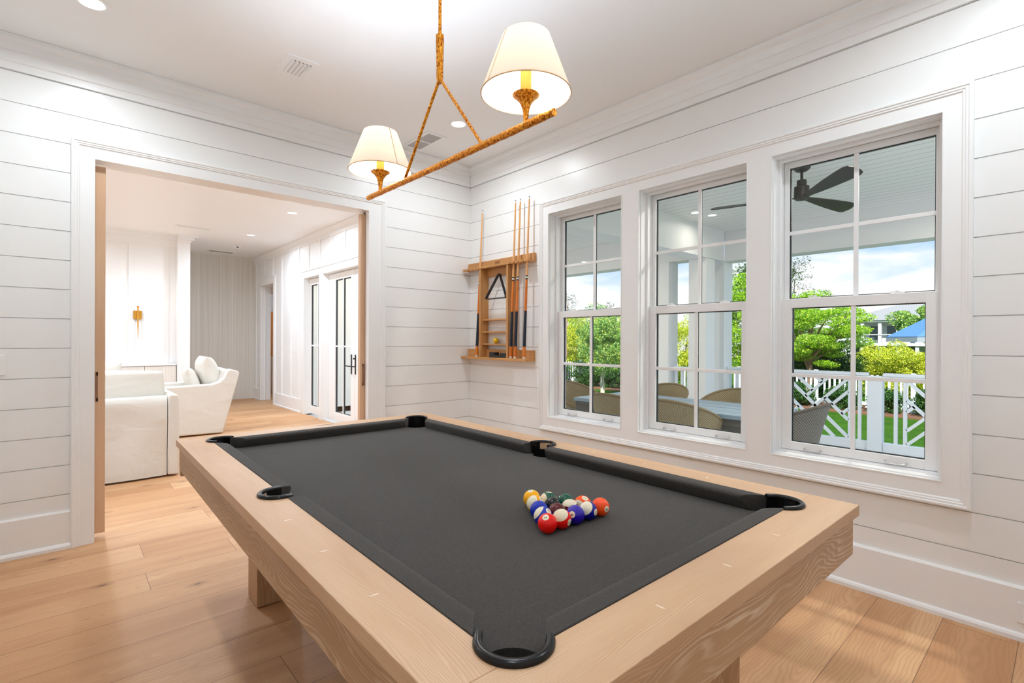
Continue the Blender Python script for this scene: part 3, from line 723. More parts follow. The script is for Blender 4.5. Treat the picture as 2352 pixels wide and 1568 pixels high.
# ------------------------------------------------------------------ billiard balls
BR = 0.028575
CREAM = lin(238, 226, 196)
def ball_mat(name, col, stripe):
    m = pm(name, col, 0.04, 0, 0.45); b = NB(m); X, Y, Z = b.objxyz()
    m.node_tree.nodes['Principled BSDF'].inputs['Coat Weight'].default_value = 0.0
    base = col
    if stripe:
        k = b.math('GREATER_THAN', b.math('ABSOLUTE', b.math('DIVIDE', Z, BR)), 0.61)
        base = b.mix(k, col, CREAM)
    r = b.math('SQRT', b.math('ADD', b.math('MULTIPLY', Y, Y), b.math('MULTIPLY', Z, Z)))
    base = b.mix(b.math('LESS_THAN', r, 0.0098), base, CREAM)
    b.link(base, b.b.inputs['Base Color']); return m
NUMM = pm('ball_number_black', (0.01, 0.01, 0.01, 1), 0.2)
Fv, Rv, Uv = fw, rt, up
def ball(num, col, stripe, pos, ndir, pole, spin, label):
    """ndir, pole: unit offsets as seen from the camera (right, up); spin turns the printed digit"""
    o = MB().sphere((0, 0, 0), BR, 48, 24).build('billiard_ball', ball_mat('ball_%s' % label.split()[0]+('_stripe' if stripe else '_solid')+str(num), col, stripe), None, smooth=180)
    o.location = pos
    view = (Vector(pos)-CAM).normalized()
    rv = view.cross(Vector((0, 0, 1))).normalized(); uv = rv.cross(view).normalized()
    def d(t):
        q = t[0]**2+t[1]**2; z = math.sqrt(max(0, 1-q)) if q < 1 else 0
        s = -1 if len(t) > 2 and t[2] < 0 else 1
        v = rv*t[0]+uv*t[1]-view*z*s; return v.normalized()
    x = d(ndir)
    if pole is not None:
        p = d(pole); p = (p-x*p.dot(x)).normalized()
    else:
        a = uv if abs(uv.dot(x)) < 0.9 else rv
        a = (a-x*a.dot(x)).normalized(); p = Matrix.Rotation(math.radians(spin), 3, x) @ a
    y = p.cross(x).normalized()
    o.matrix_world = Matrix(((x.x, y.x, p.x, pos[0]), (x.y, y.y, p.y, pos[1]), (x.z, y.z, p.z, pos[2]), (0, 0, 0, 1)))
    # printed numbers at +X and -X
    cu = bpy.data.curves.new('n', 'FONT'); cu.body = str(num); cu.size = 0.0135; cu.align_x = 'CENTER'; cu.align_y = 'CENTER'; cu.resolution_u = 2
    to = bpy.data.objects.new('n', cu); COL.objects.link(to); bpy.context.view_layer.update()
    me = bpy.data.meshes.new_from_object(to.evaluated_get(bpy.context.evaluated_depsgraph_get()))
    bm = bmesh.new(); bm.from_mesh(me); bmesh.ops.triangulate(bm, faces=bm.faces); bmesh.ops.subdivide_edges(bm, edges=bm.edges, cuts=1, use_grid_fill=True)
    vs = [(v.co.x*(0.8 if num > 9 else 1.0), v.co.y) for v in bm.verts]; fs = [tuple(v.index for v in f.verts) for f in bm.faces]
    bm.free(); bpy.data.objects.remove(to, do_unlink=True); bpy.data.meshes.remove(me)
    for s in (1, -1):
        nm = bpy.data.meshes.new('number'); nm.from_pydata([(s*(math.sqrt(BR**2-a*a-b*b)+0.00012), s*a, b) for a, b in vs], [], fs); nm.materials.append(NUMM)
        no = bpy.data.objects.new('number', nm); COL.objects.link(no); no.parent = o
    return tag(o, label, 'billiard ball', 'racked billiard balls on the pool table')
BO = Vector((-2.0690, -3.1255, 0.735+BR)); BU = Vector((0.99899, -0.04497, 0)); BV = Vector((0.04497, 0.99899, 0))
def bpos(r, k):
    v = BO+BU*(0.05722*(k+r*0.5))+BV*(0.05722*r*0.8660254); return (v.x, v.y, v.z)
HID = (0.965, -0.25)
balls = [
 (3, (0.86, 0.004, 0.002, 1), False, (0, 0), (-0.20, 0.58), None, -80, 'red number 3 ball at the point of the rack nearest the camera'),
 (11, (0.86, 0.005, 0.003, 1), True, (0, 1), (0.83, -0.30), (-0.03, 0.52), 0, 'red striped ball with a cream top, right of the plain red ball'),
 (4, (0.018, 0.003, 0.36, 1), False, (0, 2), (-0.36, 0.0), None, -85, 'purple number 4 ball in the middle of the front row'),
 (12, (0.002, 0.003, 0.26, 1), True, (0, 3), (0.86, -0.10), (-0.08, 0.34), 0, 'navy striped ball showing a big cream cap, left of the orange ball'),
 (5, (0.98, 0.075, 0.003, 1), False, (0, 4), (0.72, -0.20), None, 100, 'orange number 5 ball at the right-hand point of the rack'),
 (10, (0.002, 0.025, 0.40, 1), True, (1, 0), (0.60, 0.56), (-0.62, 0.70), 0, 'blue striped ball with a cream band, just behind the red number 3 ball'),
 (7, lin(88, 14, 16), False, (1, 1), HID, None, 0, 'plain maroon ball in the second row, behind the two red balls'),
 (15, lin(96, 18, 18), True, (1, 2), (0.98, 0.0), (-0.05, 0.88), 0, 'maroon striped ball with a thin cream top edge'),
 (13, (0.96, 0.09, 0.003, 1), True, (1, 3), (0.28, 0.74), (-0.42, -0.08), 0, 'orange striped ball with number 13, behind the navy striped ball'),
 (2, (0.002, 0.025, 0.42, 1), False, (2, 0), HID, None, 0, 'plain blue ball on the left side of the rack'),
 (8, lin(10, 9, 9), False, (2, 1), HID, None, 0, 'black ball in the centre of the rack'),
 (6, (0.001, 0.075, 0.040, 1), False, (2, 2), HID, None, 0, 'plain dark green ball behind the maroon striped ball'),
 (9, (1.0, 0.42, 0.003, 1), True, (3, 0), (0.72, 0.55), (-0.97, -0.18), 0, 'yellow striped ball second along the left side of the rack'),
 (14, (0.001, 0.08, 0.042, 1), True, (3, 1), (0.1, 0.985), (-0.88, -0.05), 0, 'green striped ball showing a cream patch, in the back of the rack'),
 (1, (1.0, 0.46, 0.002, 1), False, (4, 0), (-0.16, 0.88), None, 20, 'yellow number 1 ball at the far left point of the rack'),
]
for num, col, st, rk, nd, pl, sp, lb in balls: ball(num, col, st, bpos(*rk), nd, pl, sp, lb)

# ------------------------------------------------------------------ cue rack
rack = empty('cue_rack', (0, -0.48, 1.105), 'oak wall rack with cue slots and small shelves in the corner by the windows', 'cue rack')
MB().box(-0.030, -0.0005, -0.968, -0.004, 1.990, 2.064).build('top_back_rail', RACKY, rack, bevel=0.002)
MB().box(-0.031, -0.029, -0.505, -0.435, 2.010, 2.046).build('rail_plate', pm('dark_oak_plate', lin(150, 98, 54), 0.5), rack)
sh = MB()
slots = [-0.06, -0.12, -0.18, -0.24, -0.735, -0.795, -0.853, -0.911]
# cue holder: comb board with round notches
o = MB().box(-0.106, -0.0305, -0.966, -0.018, 1.983, 2.000).build('cue_holder', RACKY, rack)
def carve_w(o, cs):
    for cu in cs:
        co = cu.build('cut', WALL, None)
        co.location = -rack.location
        md = o.modifiers.new('b', 'BOOLEAN'); md.operation = 'DIFFERENCE'; md.object = co; md.solver = 'EXACT'
        co.parent = o.parent; co.location = -rack.location
        bpy.context.view_layer.update()
        me = bpy.data.meshes.new_from_object(o.evaluated_get(bpy.context.evaluated_depsgraph_get())); o.modifiers.clear(); o.data = me
        bpy.data.objects.remove(co, do_unlink=True)
bpy.context.view_layer.update()
carve_w(o, [MB().lathe([(0.0095, 1.97), (0.0095, 2.01)], (-0.092, y, 0), 16).box(-0.12, -0.092, y-0.006, y+0.006, 1.972, 2.008) if False else MB().lathe([(0.0125, 1.97), (0.0125, 2.01)], (-0.099, y, 0), 16) for y in slots])
MB().box(-0.100, -0.0005, -0.302, -0.276, 1.127, 1.983).build('upright', RACKZ, rack, bevel=0.0015)
MB().box(-0.100, -0.0005, -0.704, -0.678, 1.127, 1.983).build('upright', RACKZ, rack, bevel=0.0015)
MB().box(-0.020, -0.0005, -0.678, -0.302, 1.905, 1.983).build('hanger_board', RACKY, rack, bevel=0.0015)
MB().box(-0.078, -0.0005, -0.678, -0.302, 1.479, 1.491).build('shelf', RACKY, rack, bevel=0.001)
MB().box(-0.078, -0.0005, -0.678, -0.302, 1.362, 1.374).build('shelf', RACKY, rack, bevel=0.001)
MB().box(-0.078, -0.0005, -0.678, -0.302, 1.246, 1.258).build('shelf', RACKY, rack, bevel=0.001)
MB().box(-0.030, -0.0005, -0.960, -0.006, 1.127, 1.202).build('lower_back_rail', RACKY, rack, bevel=0.002)
MB().box(-0.116, -0.0005, -0.960, -0.006, 1.105, 1.127).build('base_shelf', RACKY, rack, bevel=0.002)
MB().tube([(-0.020, -0.509, 1.914), (-0.054, -0.509, 1.916)], 0.005, 10).build('peg', RACKY, rack)

# triangle hanging on the peg
tri = empty('ball_triangle', (-0.065, -0.5, 1.78), 'black ball triangle hanging on the peg of the cue rack', 'billiard triangle')
def tri_loop():
    A = Vector((-0.038, -0.509, 1.935)); B = Vector((-0.082, -0.350, 1.680)); C = Vector((-0.082, -0.668, 1.680))
    pts = []; cs = [A, B, C]
    for i in range(3):
        p, q, r = cs[i-1], cs[i], cs[(i+1) % 3]
        a = q+(p-q).normalized()*0.030; b = q+(r-q).normalized()*0.030
        for k in range(7):
            t = k/6; pts.append(a*(1-t)**2+q*2*t*(1-t)+b*t*t)
    nrm = (B-A).cross(C-A).normalized(); cen = (A+B+C)/3
    R = []
    n = len(pts)
    for i, p in enumerate(pts):
        d = (pts[(i+1) % n]-pts[i-1]).normalized(); inn = nrm.cross(d).normalized()
        if inn.dot(cen-p) < 0: inn = -inn
        R.append([p-nrm*0.014, p-nrm*0.014+inn*0.007, p+nrm*0.014+inn*0.007, p+nrm*0.014])
    return MB().rings(R, closed=True)
tri_loop().build('frame', pm('black_plastic', (0.015, 0.015, 0.017, 1), 0.35), tri, bevel=0.001)

# chalk tray / bridge box and loose ball
bx = empty('bridge_box', (-0.062, -0.545, 1.127), 'black plastic holder lying on the base shelf of the cue rack', 'holder')
m = MB().box(-0.092, -0.034, -0.665, -0.425, 1.1272, 1.150).box(-0.092, -0.034, -0.665, -0.585, 1.150, 1.172).box(-0.092, -0.034, -0.500, -0.425, 1.150, 1.176)
m.build('body', pm('black_plastic', (0.015, 0.015, 0.017, 1), 0.35), bx, bevel=0.003)
yb = MB().sphere((0, 0, 0), BR, 32, 16).build('billiard_ball', pm('yellow_practice_ball', lin(226, 186, 40), 0.15), None, smooth=180)
yb.location = (-0.046, -0.470, 1.258+BR); tag(yb, 'yellow ball alone on the lowest small shelf of the cue rack', 'billiard ball')

# cues
CUE_S = pm('maple_shaft', lin(228, 170, 108), 0.3); CUE_O = wood('cue_stained_maple', 'z', lin(204, 104, 24), lin(230, 134, 42), lin(176, 82, 16), 120, 0.18, 0.4, 0.3)
CUE_W = pm('navy_linen_wrap', (0.012, 0.018, 0.035, 1), 0.7); CUE_R = pm('white_ring', lin(236, 232, 222), 0.3); CUE_K = pm('black_ring', (0.01, 0.01, 0.01, 1), 0.3)
def cue_proto():
    e = empty('pool_cue', (0, 0, 0))
    # z along the cue from 0 (bumper) to 1.435 (tip)
    def seg(name, mat, z0, z1, r0, r1, bevel=0):
        return MB().lathe([(r0, z0), (r1, z1)], (0, 0, 0), 16).build(name, mat, e, smooth=40, local=True)
    seg('bumper', CUE_R, 0.0, 0.016, 0.0125, 0.0145)
    seg('butt_sleeve', CUE_O, 0.016, 0.106, 0.0150, 0.0142)
    seg('wrap', CUE_W, 0.106, 0.421, 0.0145, 0.0126)
    seg('forearm', CUE_O, 0.421, 0.698, 0.0126, 0.0108)
    seg('joint_ring', CUE_K, 0.698, 0.710, 0.0110, 0.0110); seg('joint_ring', CUE_R, 0.710, 0.724, 0.0110, 0.0108); seg('joint_ring', CUE_K, 0.724, 0.734, 0.0108, 0.0106)
    seg('shaft', CUE_S, 0.734, 1.408, 0.0103, 0.0066)
    seg('ferrule', CUE_R, 1.408, 1.428, 0.0066, 0.0065); seg('tip', CUE_K, 1.428, 1.435, 0.0065, 0.0055)
    return e
cp = cue_proto()
cues = [(-0.240, -0.262, 'pool cue standing alone in the left side of the rack, nearest the room corner'),
        (-0.742, -0.747, 'pool cue just right of the rack uprights, leftmost of the three together'),
        (-0.800, -0.812, 'pool cue in the middle of the three right-hand cues'),
        (-0.917, -0.928, 'pool cue at the far right of the rack, nearest the window')]
for i, (yb_, yt_, lb) in enumerate(cues):
    c = cp if i == 0 else copy_tree(cp)
    a = Vector((-0.098, yb_, 1.1275)); b = Vector((-0.050, yt_, 2.560)); d = (b-a).normalized()
    c.location = a+Vector((0, 0, 0.001)); c.rotation_euler = d.to_track_quat('Z', 'Y').to_euler()
    tag(c, lb, 'pool cue', 'pool cues in the wall rack')

# ------------------------------------------------------------------ pendant over the table
PX, PY, PZ = -1.98, -2.424, 1.995
pen = empty('pendant_light', (PX, PY, H), 'antique gold twig pendant with two cream shades hanging over the pool table', 'pendant light')
def rough_tube(pts, rad, n=12, step=0.012, amp=0.06):
    P = [Vector(p) for p in pts]; out = []; R = []
    if isinstance(rad, (int, float)): rad = [rad]*len(P)
    for i in range(len(P)-1):
        k = max(2, int((P[i+1]-P[i]).length/step))
        for j in range(k): t = j/k; out.append(P[i].lerp(P[i+1], t)); R.append((rad[i]*(1-t)+rad[i+1]*t)*(1+random.uniform(-amp, amp)))
    out.append(P[-1]); R.append(rad[-1])
    return MB().tube(out, R, n)
rough_tube([(PX, PY, H), (PX, PY, 2.50)], 0.0068, amp=0.06).build('stem', GOLD, pen, smooth=60)
MB().lathe([(0.001, 0), (0.055, 0), (0.055, -0.012), (0.02, -0.024), (0.001, -0.024)], (PX, PY, H), 32).build('canopy', GOLD, pen, smooth=50)
rough_tube([(PX, PY, 2.517), (PX, PY, 2.345), (PX, PY, 2.325)], [0.0165, 0.0135, 0.010], amp=0.05).build('stem_sleeve', GOLD, pen, smooth=60)
rough_tube([(PX, PY+0.004, 2.340), (PX, PY+0.277, 2.001)], 0.0062).build('arm', GOLD, pen, smooth=60)
rough_tube([(PX, PY-0.004, 2.340), (PX, PY-0.272, 2.004)], 0.0062).build('arm', GOLD, pen, smooth=60)
rough_tube([(PX, PY+0.636, PZ), (PX, PY, PZ-0.002), (PX, PY-0.636, PZ)], 0.0125, 14, amp=0.07).build('bar', GOLD, pen, smooth=60)
for sy in (1, -1):
    y = PY+sy*0.508
    h = MB().lathe([(0.008, 2.0), (0.0085, 2.020), (0.0105, 2.040), (0.017, 2.062), (0.030, 2.080), (0.044, 2.090), (0.0445, 2.093), (0.030, 2.092), (0.001, 2.090)], (PX, y, 0), 24).build('shade_holder', GOLD, pen, smooth=60)
    MB().lathe([(0.0185, 2.090), (0.0185, 2.168), (0.001, 2.168)], (PX, y, 0), 24).build('candle_sleeve', SLEEVE, h, smooth=40)
    MB().sphere((PX, y, 2.198), 0.022, 16, 10, (1, 1, 1.25)).build('bulb', BULB, h, smooth=180)
    s = MB(); n = 64; R = []
    for r, z in ((0.147, 2.094), (0.1485, 2.096), (0.1465, 2.100), (0.079, 2.282), (0.0765, 2.282), (0.1445, 2.100), (0.1445, 2.096)):
        R.append([(PX+r*math.cos(2*PI*j/n), y+r*math.sin(2*PI*j/n), z) for j in range(n)])
    s.rings(R, closed=True)
    so_ = s.build('lamp_shade', SHADE, pen, smooth=50)
    piping = MB().tube([(PX+0.147*math.cos(2*PI*j/48), y+0.147*math.sin(2*PI*j/48), 2.096) for j in range(49)], 0.0022, 6)
    piping.build('shade_piping', pm('tan_piping', lin(232, 190, 140), 0.7), so_)
    a = PI*(0.97 if sy < 0 else 1.52)
    MB().tube([(PX+0.1472*math.cos(a), y+0.1472*math.sin(a), 2.10), (PX+0.0795*math.cos(a), y+0.0795*math.sin(a), 2.281)], 0.002, 6).build('shade_seam', pm('cream_seam', lin(236, 214, 186), 0.8), so_)
    ld = bpy.data.lights.new('pendant_bulb_lamp', 'POINT'); ld.energy = P_PEND; ld.color = PENDC; ld.shadow_soft_size = 0.03
    lo = bpy.data.objects.new('pendant_bulb_lamp', ld); COL.objects.link(lo); lo.location = (PX, y, 2.238)

# ------------------------------------------------------------------ living hall beyond the pocket doors
HW = painted('hall_white_paint', (0.88, 0.88, 0.87, 1), 0.45)
FY = 7.85
gd = (2.05, 4.747, -0.01, 2.36)            # glazed doors opening
bd = (6.46, 7.32, -0.01, 2.41)             # bedroom doorway
mb = MB(); wall_boxes(mb, 'x', 0.0, 0.18, (0.14, 9.0, 0, H), [gd, bd])
for y in (2.1, 2.6, 3.083, 3.573, 4.064, 4.557):
    mb.box(-0.018, 0.0, y-0.03, y+0.03, 2.50, 2.91)
for y in (5.036, 5.468, 5.981): mb.box(-0.018, 0.0, y-0.03, y+0.03, 0.24, 2.91)
for y in (6.539, 7.089): mb.box(-0.018, 0.0, y-0.03, y+0.03, 2.56, 2.91)
for y in (7.70,): mb.box(-0.018, 0.0, y-0.03, y+0.03, 0.24, 2.91)
mb.box(-0.018, 0.0, 0.14, 1.98, 2.44, 2.50).box(-0.018, 0.0, 0.14, FY, 2.91, 2.96)
struct(mb.build('wall_hall_right', HW, bevel=0.002, seg=1))
# hall trims
mb = MB(); wall_boxes(mb, 'x', -0.026, 0.0, (1.95, 4.90, 0, 2.455), [(gd[0], gd[1], -0.01, 2.345)])
mb.box(-0.045, 0.10, 3.90, 4.00, 0, 2.345)
mb.box(-0.036, 0.0, 1.93, 4.92, 2.455, 2.485)
wall_boxes(mb, 'x', -0.026, 0.0, (6.36, 7.44, 0, 2.53), [bd]); mb.box(-0.036, 0.0, 6.34, 7.46, 2.53, 2.56)
mb.box(0.0, 0.18, bd[0], bd[0]+0.012, 0, 2.41).box(0.0, 0.18, bd[1]-0.012, bd[1], 0, 2.41).box(0.06, 0.075, bd[1]-0.03, bd[1]-0.012, 0, 2.41)
mb.box(0.0, 0.18, gd[0], gd[1], 2.345, 2.36).box(0, 0.18, gd[1]-0.012, gd[1], 0, 2.36).box(0, 0.18, gd[0], gd[0]+0.012, 0, 2.36)
struct(mb.build('trim_7', HW, bevel=0.002, seg=1))
mb = MB()
for a, b in ((0.14, 1.93), (4.92, 6.34), (7.46, FY)):
    m2 = MB().prism([(-d, z) for d, z in [(0, 0), (0.03, 0), (0.03, 0.02), (0.018, 0.03), (0.018, 0.235), (0.0, 0.245)]], 'y', a, b); mb.add(m2.v, m2.f)
struct(mb.build('baseboard_hall', HW))
cr2 = [(0, 2.955), (0.012, 2.955), (0.02, 2.985), (0.05, 3.03), (0.05, H-0.001), (0, H-0.001)]
struct(MB().prism([(-d, z) for d, z in cr2], 'y', 0.14, FY).build('trim_8', HW))
# far wall with grasscloth, side walls
struct(MB().box(-1.9, 0.0, FY, FY+0.12, 0, H).build('wall_hall_far', WPAPER))
struct(MB().box(-7.2, -7.05, 0.14, 9.0, 0, H).build('wall_hall_left', HW))
# sconce wall: recessed panel wall, end pilaster and stepped crown
mb = MB().box(-7.05, -1.697, 6.05, 6.15, 0, H).box(-1.697, -1.516, 5.90, 6.30, 0, H)
mb.box(-2.345, -2.262, 6.032, 6.05, 0.87, 2.86).box(-3.3, -3.2, 6.032, 6.05, 0.87, 2.86).box(-1.86, -1.80, 6.038, 6.05, 0.87, 2.84)
mb.box(-7.05, -1.697, 6.025, 6.05, 2.84, H)
struct(mb.build('wall_hall_back', HW, bevel=0.002, seg=1))
mb = MB()
mb.box(-1.690, -1.500, 5.885, 6.3, 2.93, 2.965).box(-1.690, -1.46, 5.855, 6.3, 2.965, 3.015).box(-1.690, -1.40, 5.82, 6.3, 3.015, H)
mb.box(-7.05, -1.697, 6.0, 6.05, 2.965, 3.015).box(-7.05, -1.697, 5.96, 6.05, 3.015, H)
struct(mb.build('trim_9', HW))
# built-in low cabinet with grasscloth doors
cab = empty('built_in_cabinet', (-3.2, 5.95, 0), 'low white built-in cabinet with pale grasscloth doors behind the sofa', 'cabinet')
MB().box(-5.0, -1.70, 5.94, 6.024, 0.845, 0.872).build('top', HW, cab, bevel=0.002)
MB().box(-5.0, -1.70, 5.97, 6.030, 0.0, 0.845).build('body', pm('cabinet_gap_grey', (0.16, 0.155, 0.15, 1), 0.7), cab)
for a, b in ((-3.46, -2.805), (-2.80, -2.14), (-2.133, -1.705)):
    MB().box(a, b, 5.952, 5.970, 0.08, 0.838).build('door', WPAPER2, cab)
# wall sconce
sc = empty('wall_sconce', (-2.225, 6.03, 1.70), 'brass wall sconce with a glowing white shade on the white panelled wall', 'wall light')
BRASS = pm('polished_brass', lin(226, 168, 70), 0.25, 0.9)
MB().box(-2.282, -2.168, 6.008, 6.031, 1.610, 1.745).build('backplate', BRASS, sc, bevel=0.003)
MB().tube([(-2.225, 6.01, 1.675), (-2.225, 5.965, 1.675)], 0.010, 10).build('bracket', BRASS, sc)
MB().lathe([(0.002, 1.30), (0.008, 1.50), (0.012, 1.68), (0.009, 1.78), (0.012, 1.80), (0.045, 1.815), (0.001, 1.818)], (-2.225, 5.965, 0), 16).build('stem', BRASS, sc, smooth=50)
MB().lathe([(0.052, 1.822), (0.056, 1.83), (0.056, 2.06), (0.050, 2.06), (0.050, 1.83)], (-2.225, 5.965, 0), 24).build('lamp_shade', SCGLASS, sc, smooth=50)

def point(name, loc, e, col=LAMPC, r=0.04):
    ld = bpy.data.lights.new(name, 'POINT'); ld.energy = e; ld.color = col; ld.shadow_soft_size = r
    o = bpy.data.objects.new(name, ld); COL.objects.link(o); o.location = loc
point('sconce_lamp', (-2.225, 5.90, 1.95), 2.5, (1, 0.88, 0.74), 0.06)
g = 'recessed downlights of the hall ceiling'
downlight(-0.757, 3.10, H, P_HALL, 'lit hall downlight nearest the doorway, upper right through the opening', g, 0.06, col=HALLC)
downlight(-0.772, 5.12, H, P_HALL*0.9, 'lit hall downlight farther back, above the grasscloth wall', g, 0.06, col=HALLC)
for x, y in ((-2.9, 2.9), (-2.9, 1.0), (-5.2, 3.1), (-5.2, 5.1), (-5.2, 1.0), (-3.3, 4.3)):  # unseen fittings added to light the hall
    downlight(x, y, H, P_HALL, 'added hall downlight, out of sight behind the pocket door wall', 'added unseen hall downlights', 0.06, col=HALLC)
downlight(-0.757, 1.1, H, P_HALL*0.6, 'added hall downlight, out of sight above the doorway head', 'added unseen hall downlights', 0.06, col=HALLC)  # also added for hall light, never in view
# hall ceiling fittings
e = empty('linear_vent', (-1.62, 5.1, H), 'narrow white linear vent in the hall ceiling near the pilaster', 'air vent')
mb = MB()
for r in rect_sub([(-1.84, -1.36, 5.03, 5.16)], (-1.81, -1.39, 5.06, 5.13)): mb.box(r[0], r[1], r[2], r[3], H-0.008, H)
mb.build('frame', HW, e)
MB().box(-1.81, -1.39, 5.06, 5.13, H-0.003, H-0.001).build('slot', pm('vent_slot_grey', (0.34, 0.35, 0.32, 1), 0.7), e)
MB().box(-1.80, -1.40, 5.087, 5.103, H-0.007, H-0.001).build('blade', HW, e)
e = empty('linear_vent', (-0.75, 7.3, H), 'dim narrow vent in the hall ceiling close to the grasscloth wall', 'air vent')
mb = MB()
for r in rect_sub([(-1.02, -0.52, 7.15, 7.42)], (-0.98, -0.56, 7.20, 7.37)): mb.box(r[0], r[1], r[2], r[3], H-0.008, H)
mb.build('frame', HW, e)
MB().box(-0.98, -0.56, 7.20, 7.37, H-0.003, H-0.001).build('slot', pm('vent_slot_grey', (0.34, 0.35, 0.32, 1), 0.7), e)
e = empty('smoke_detector', (-0.68, 6.45, H), 'small white smoke detector on the hall ceiling beyond the downlights', 'smoke detector')
MB().lathe([(0.001, 0), (0.07, 0), (0.07, -0.02), (0.055, -0.032), (0.001, -0.034)], (-0.68, 6.45, H), 24).build('housing', HW, e, smooth=40)
MB().box(-0.70, -0.66, 6.375, 6.39, H-0.028, H-0.014).build('vent_slot', BRONZE, e)
plate('thermostat', 'x', -0.0, 5.195, 5.290, 1.05, 1.13, 'small white thermostat between the doorways on the hall wall', 'thermostat', 'switch')

# glazed double doors and their neighbour
def glazed_door(name, y0, y1, gy0, gy1, stile_open=False):
    e = struct(empty(name, (0.1, (y0+y1)/2, 0)))
    f = MB(); z0, z1, gz0, gz1 = 0.01, 2.335, 0.145, 2.232
    f.box(0.078, 0.122, y0, gy0, z0, z1).box(0.078, 0.122, gy1, y1, z0, z1).box(0.078, 0.122, gy0, gy1, z0, gz0).box(0.078, 0.122, gy0, gy1, gz1, z1)
    ym = (gy0+gy1)/2
    f.box(0.084, 0.094, ym-0.012, ym+0.012, gz0, gz1).box(0.084, 0.094, gy0, gy1, 1.174, 1.198)
    fo = f.build('frame', HW, e, bevel=0.002, seg=1)
    MB().box(0.098, 0.102, gy0, gy1, gz0, gz1).build('glass_pane', GLASS, e)
    k = MB(); t = 0.012
    for a, b in ((1.198, gz1), (gz0, 1.174)):
        k.box(0.094, 0.118, gy1-t, gy1, a, b).box(0.094, 0.118, gy0, gy0+0.004, a, b).box(0.103, 0.118, ym-0.013, ym+0.013, a, b)
    k.box(0.094, 0.118, gy0, gy1, gz0, gz0+0.008).box(0.094, 0.118, gy0, gy1, gz1-0.012, gz1)
    kk = k.build('spacer_bar', pm('dark_door_gasket', (0.035, 0.037, 0.038, 1), 0.5), e); kk['label'] = 'dark gasket lines round the glass'
    return e
glazed_door('door_3', 4.005, 4.735, 4.10, 4.685)
d4 = glazed_door('door_4', 2.912, 3.895, 3.055, 3.640)
d5 = glazed_door('door_5', 2.07, 2.900, 2.16, 2.76)
def lever(e, y, s):
    MB().box(0.068, 0.078, y-0.014, y+0.014, 0.78, 1.07).build('handle_plate', BRONZE, e, bevel=0.002)
    MB().tube([(0.070, y, 0.895), (0.030, y, 0.895), (0.024, y+0.02*s, 0.897), (0.026, y+0.12*s, 0.900)], 0.008, 8).build('lever_handle', BRONZE, e, smooth=50)
lever(d4, 3.02, 1); lever(d5, 2.885, 1)
MB().lathe([(0.016, 0), (0.016, 0.02), (0.001, 0.022)], (0.055, 2.885, 1.0), 12).build('thumb_turn', BRONZE, d5)
# bedroom beyond the second doorway
BW = stripes('blush_patterned_wallpaper', lin(214, 176, 150), lin(236, 206, 184), 'x', 22.0)
mb = MB().box(0.18, 4.2, 9.4, 9.5, 0, H); struct(mb.build('wall_bedroom_far', BW))
mb = MB().box(0.18, 4.2, 5.30, 5.42, -0.1, H+0.1).box(4.1, 4.2, 5.42, 9.4, 0, H); struct(mb.build('wall_bedroom_side', PORCHW))
struct(MB().box(0.0, 4.2, 5.3, 9.5, -0.12, 0.0).build('floor_bedroom', FLOORM)); struct(MB().box(0.18, 4.2, 5.3, 9.5, H, H+0.15).build('ceiling_bedroom', CEIL))
struct(MB().box(-0.001, 0.181, 8.99, 9.5, 0, H).build('wall_bedroom_left', HW))
downlight(1.3, 8.0, H, 14, 'added bedroom ceiling downlight, out of sight', 'added unseen bedroom downlights', 0.06, col=HALLC)  # unseen lamp added to light the bedroom
point('bedroom_fill_lamp', (1.6, 7.2, 2.2), 6)
e = empty('bedroom_curtain', (0.85, 9.3, 1.9), 'white curtain panel glimpsed high through the bedroom doorway', 'curtain')
m = MB()
for i in range(6): m.lathe([(0.035, 1.95), (0.035, 2.42)], (0.62+i*0.06, 9.32, 0), 10)
m.build('panel', emis('bright_curtain', (1, 1, 1, 1), 0.0), e, smooth=60)
hb = empty('wicker_headboard', (0.8, 9.05, 0), 'orange woven headboard glimpsed through the bedroom doorway', 'headboard')
MB().box(0.45, 1.5, 9.20, 9.26, 0.3, 1.98).build('woven_panel', pm('amber_wicker', lin(214, 130, 52), 0.7), hb)
ds = empty('dresser', (0.8, 8.6, 0), 'cream dresser with dark knobs glimpsed through the bedroom doorway', 'dresser')
MB().box(0.55, 1.5, 8.45, 8.9, 0.34, 0.86).build('body', pm('cream_lacquer', lin(236, 214, 190), 0.4), ds)
for i, z in enumerate((0.38, 0.54, 0.70)):
    d = MB().box(0.56, 1.49, 8.435, 8.45, z, z+0.145).build('drawer', pm('cream_lacquer', lin(236, 214, 190), 0.4), ds, bevel=0.003)
    MB().sphere((0.73, 8.425, z+0.09), 0.014, 10, 6).build('knob', BRONZE, d)
MB().box(0.55, 0.60, 8.45, 8.9, 0.0, 0.34).build('leg', pm('cream_lacquer', lin(236, 214, 190), 0.4), ds)
MB().box(1.45, 1.50, 8.45, 8.9, 0.0, 0.34).build('leg', pm('cream_lacquer', lin(236, 214, 190), 0.4), ds)
MB().box(0.60, 1.45, 8.47, 8.9, 0.16, 0.19).build('lower_shelf', pm('cream_lacquer', lin(236, 214, 190), 0.4), ds)

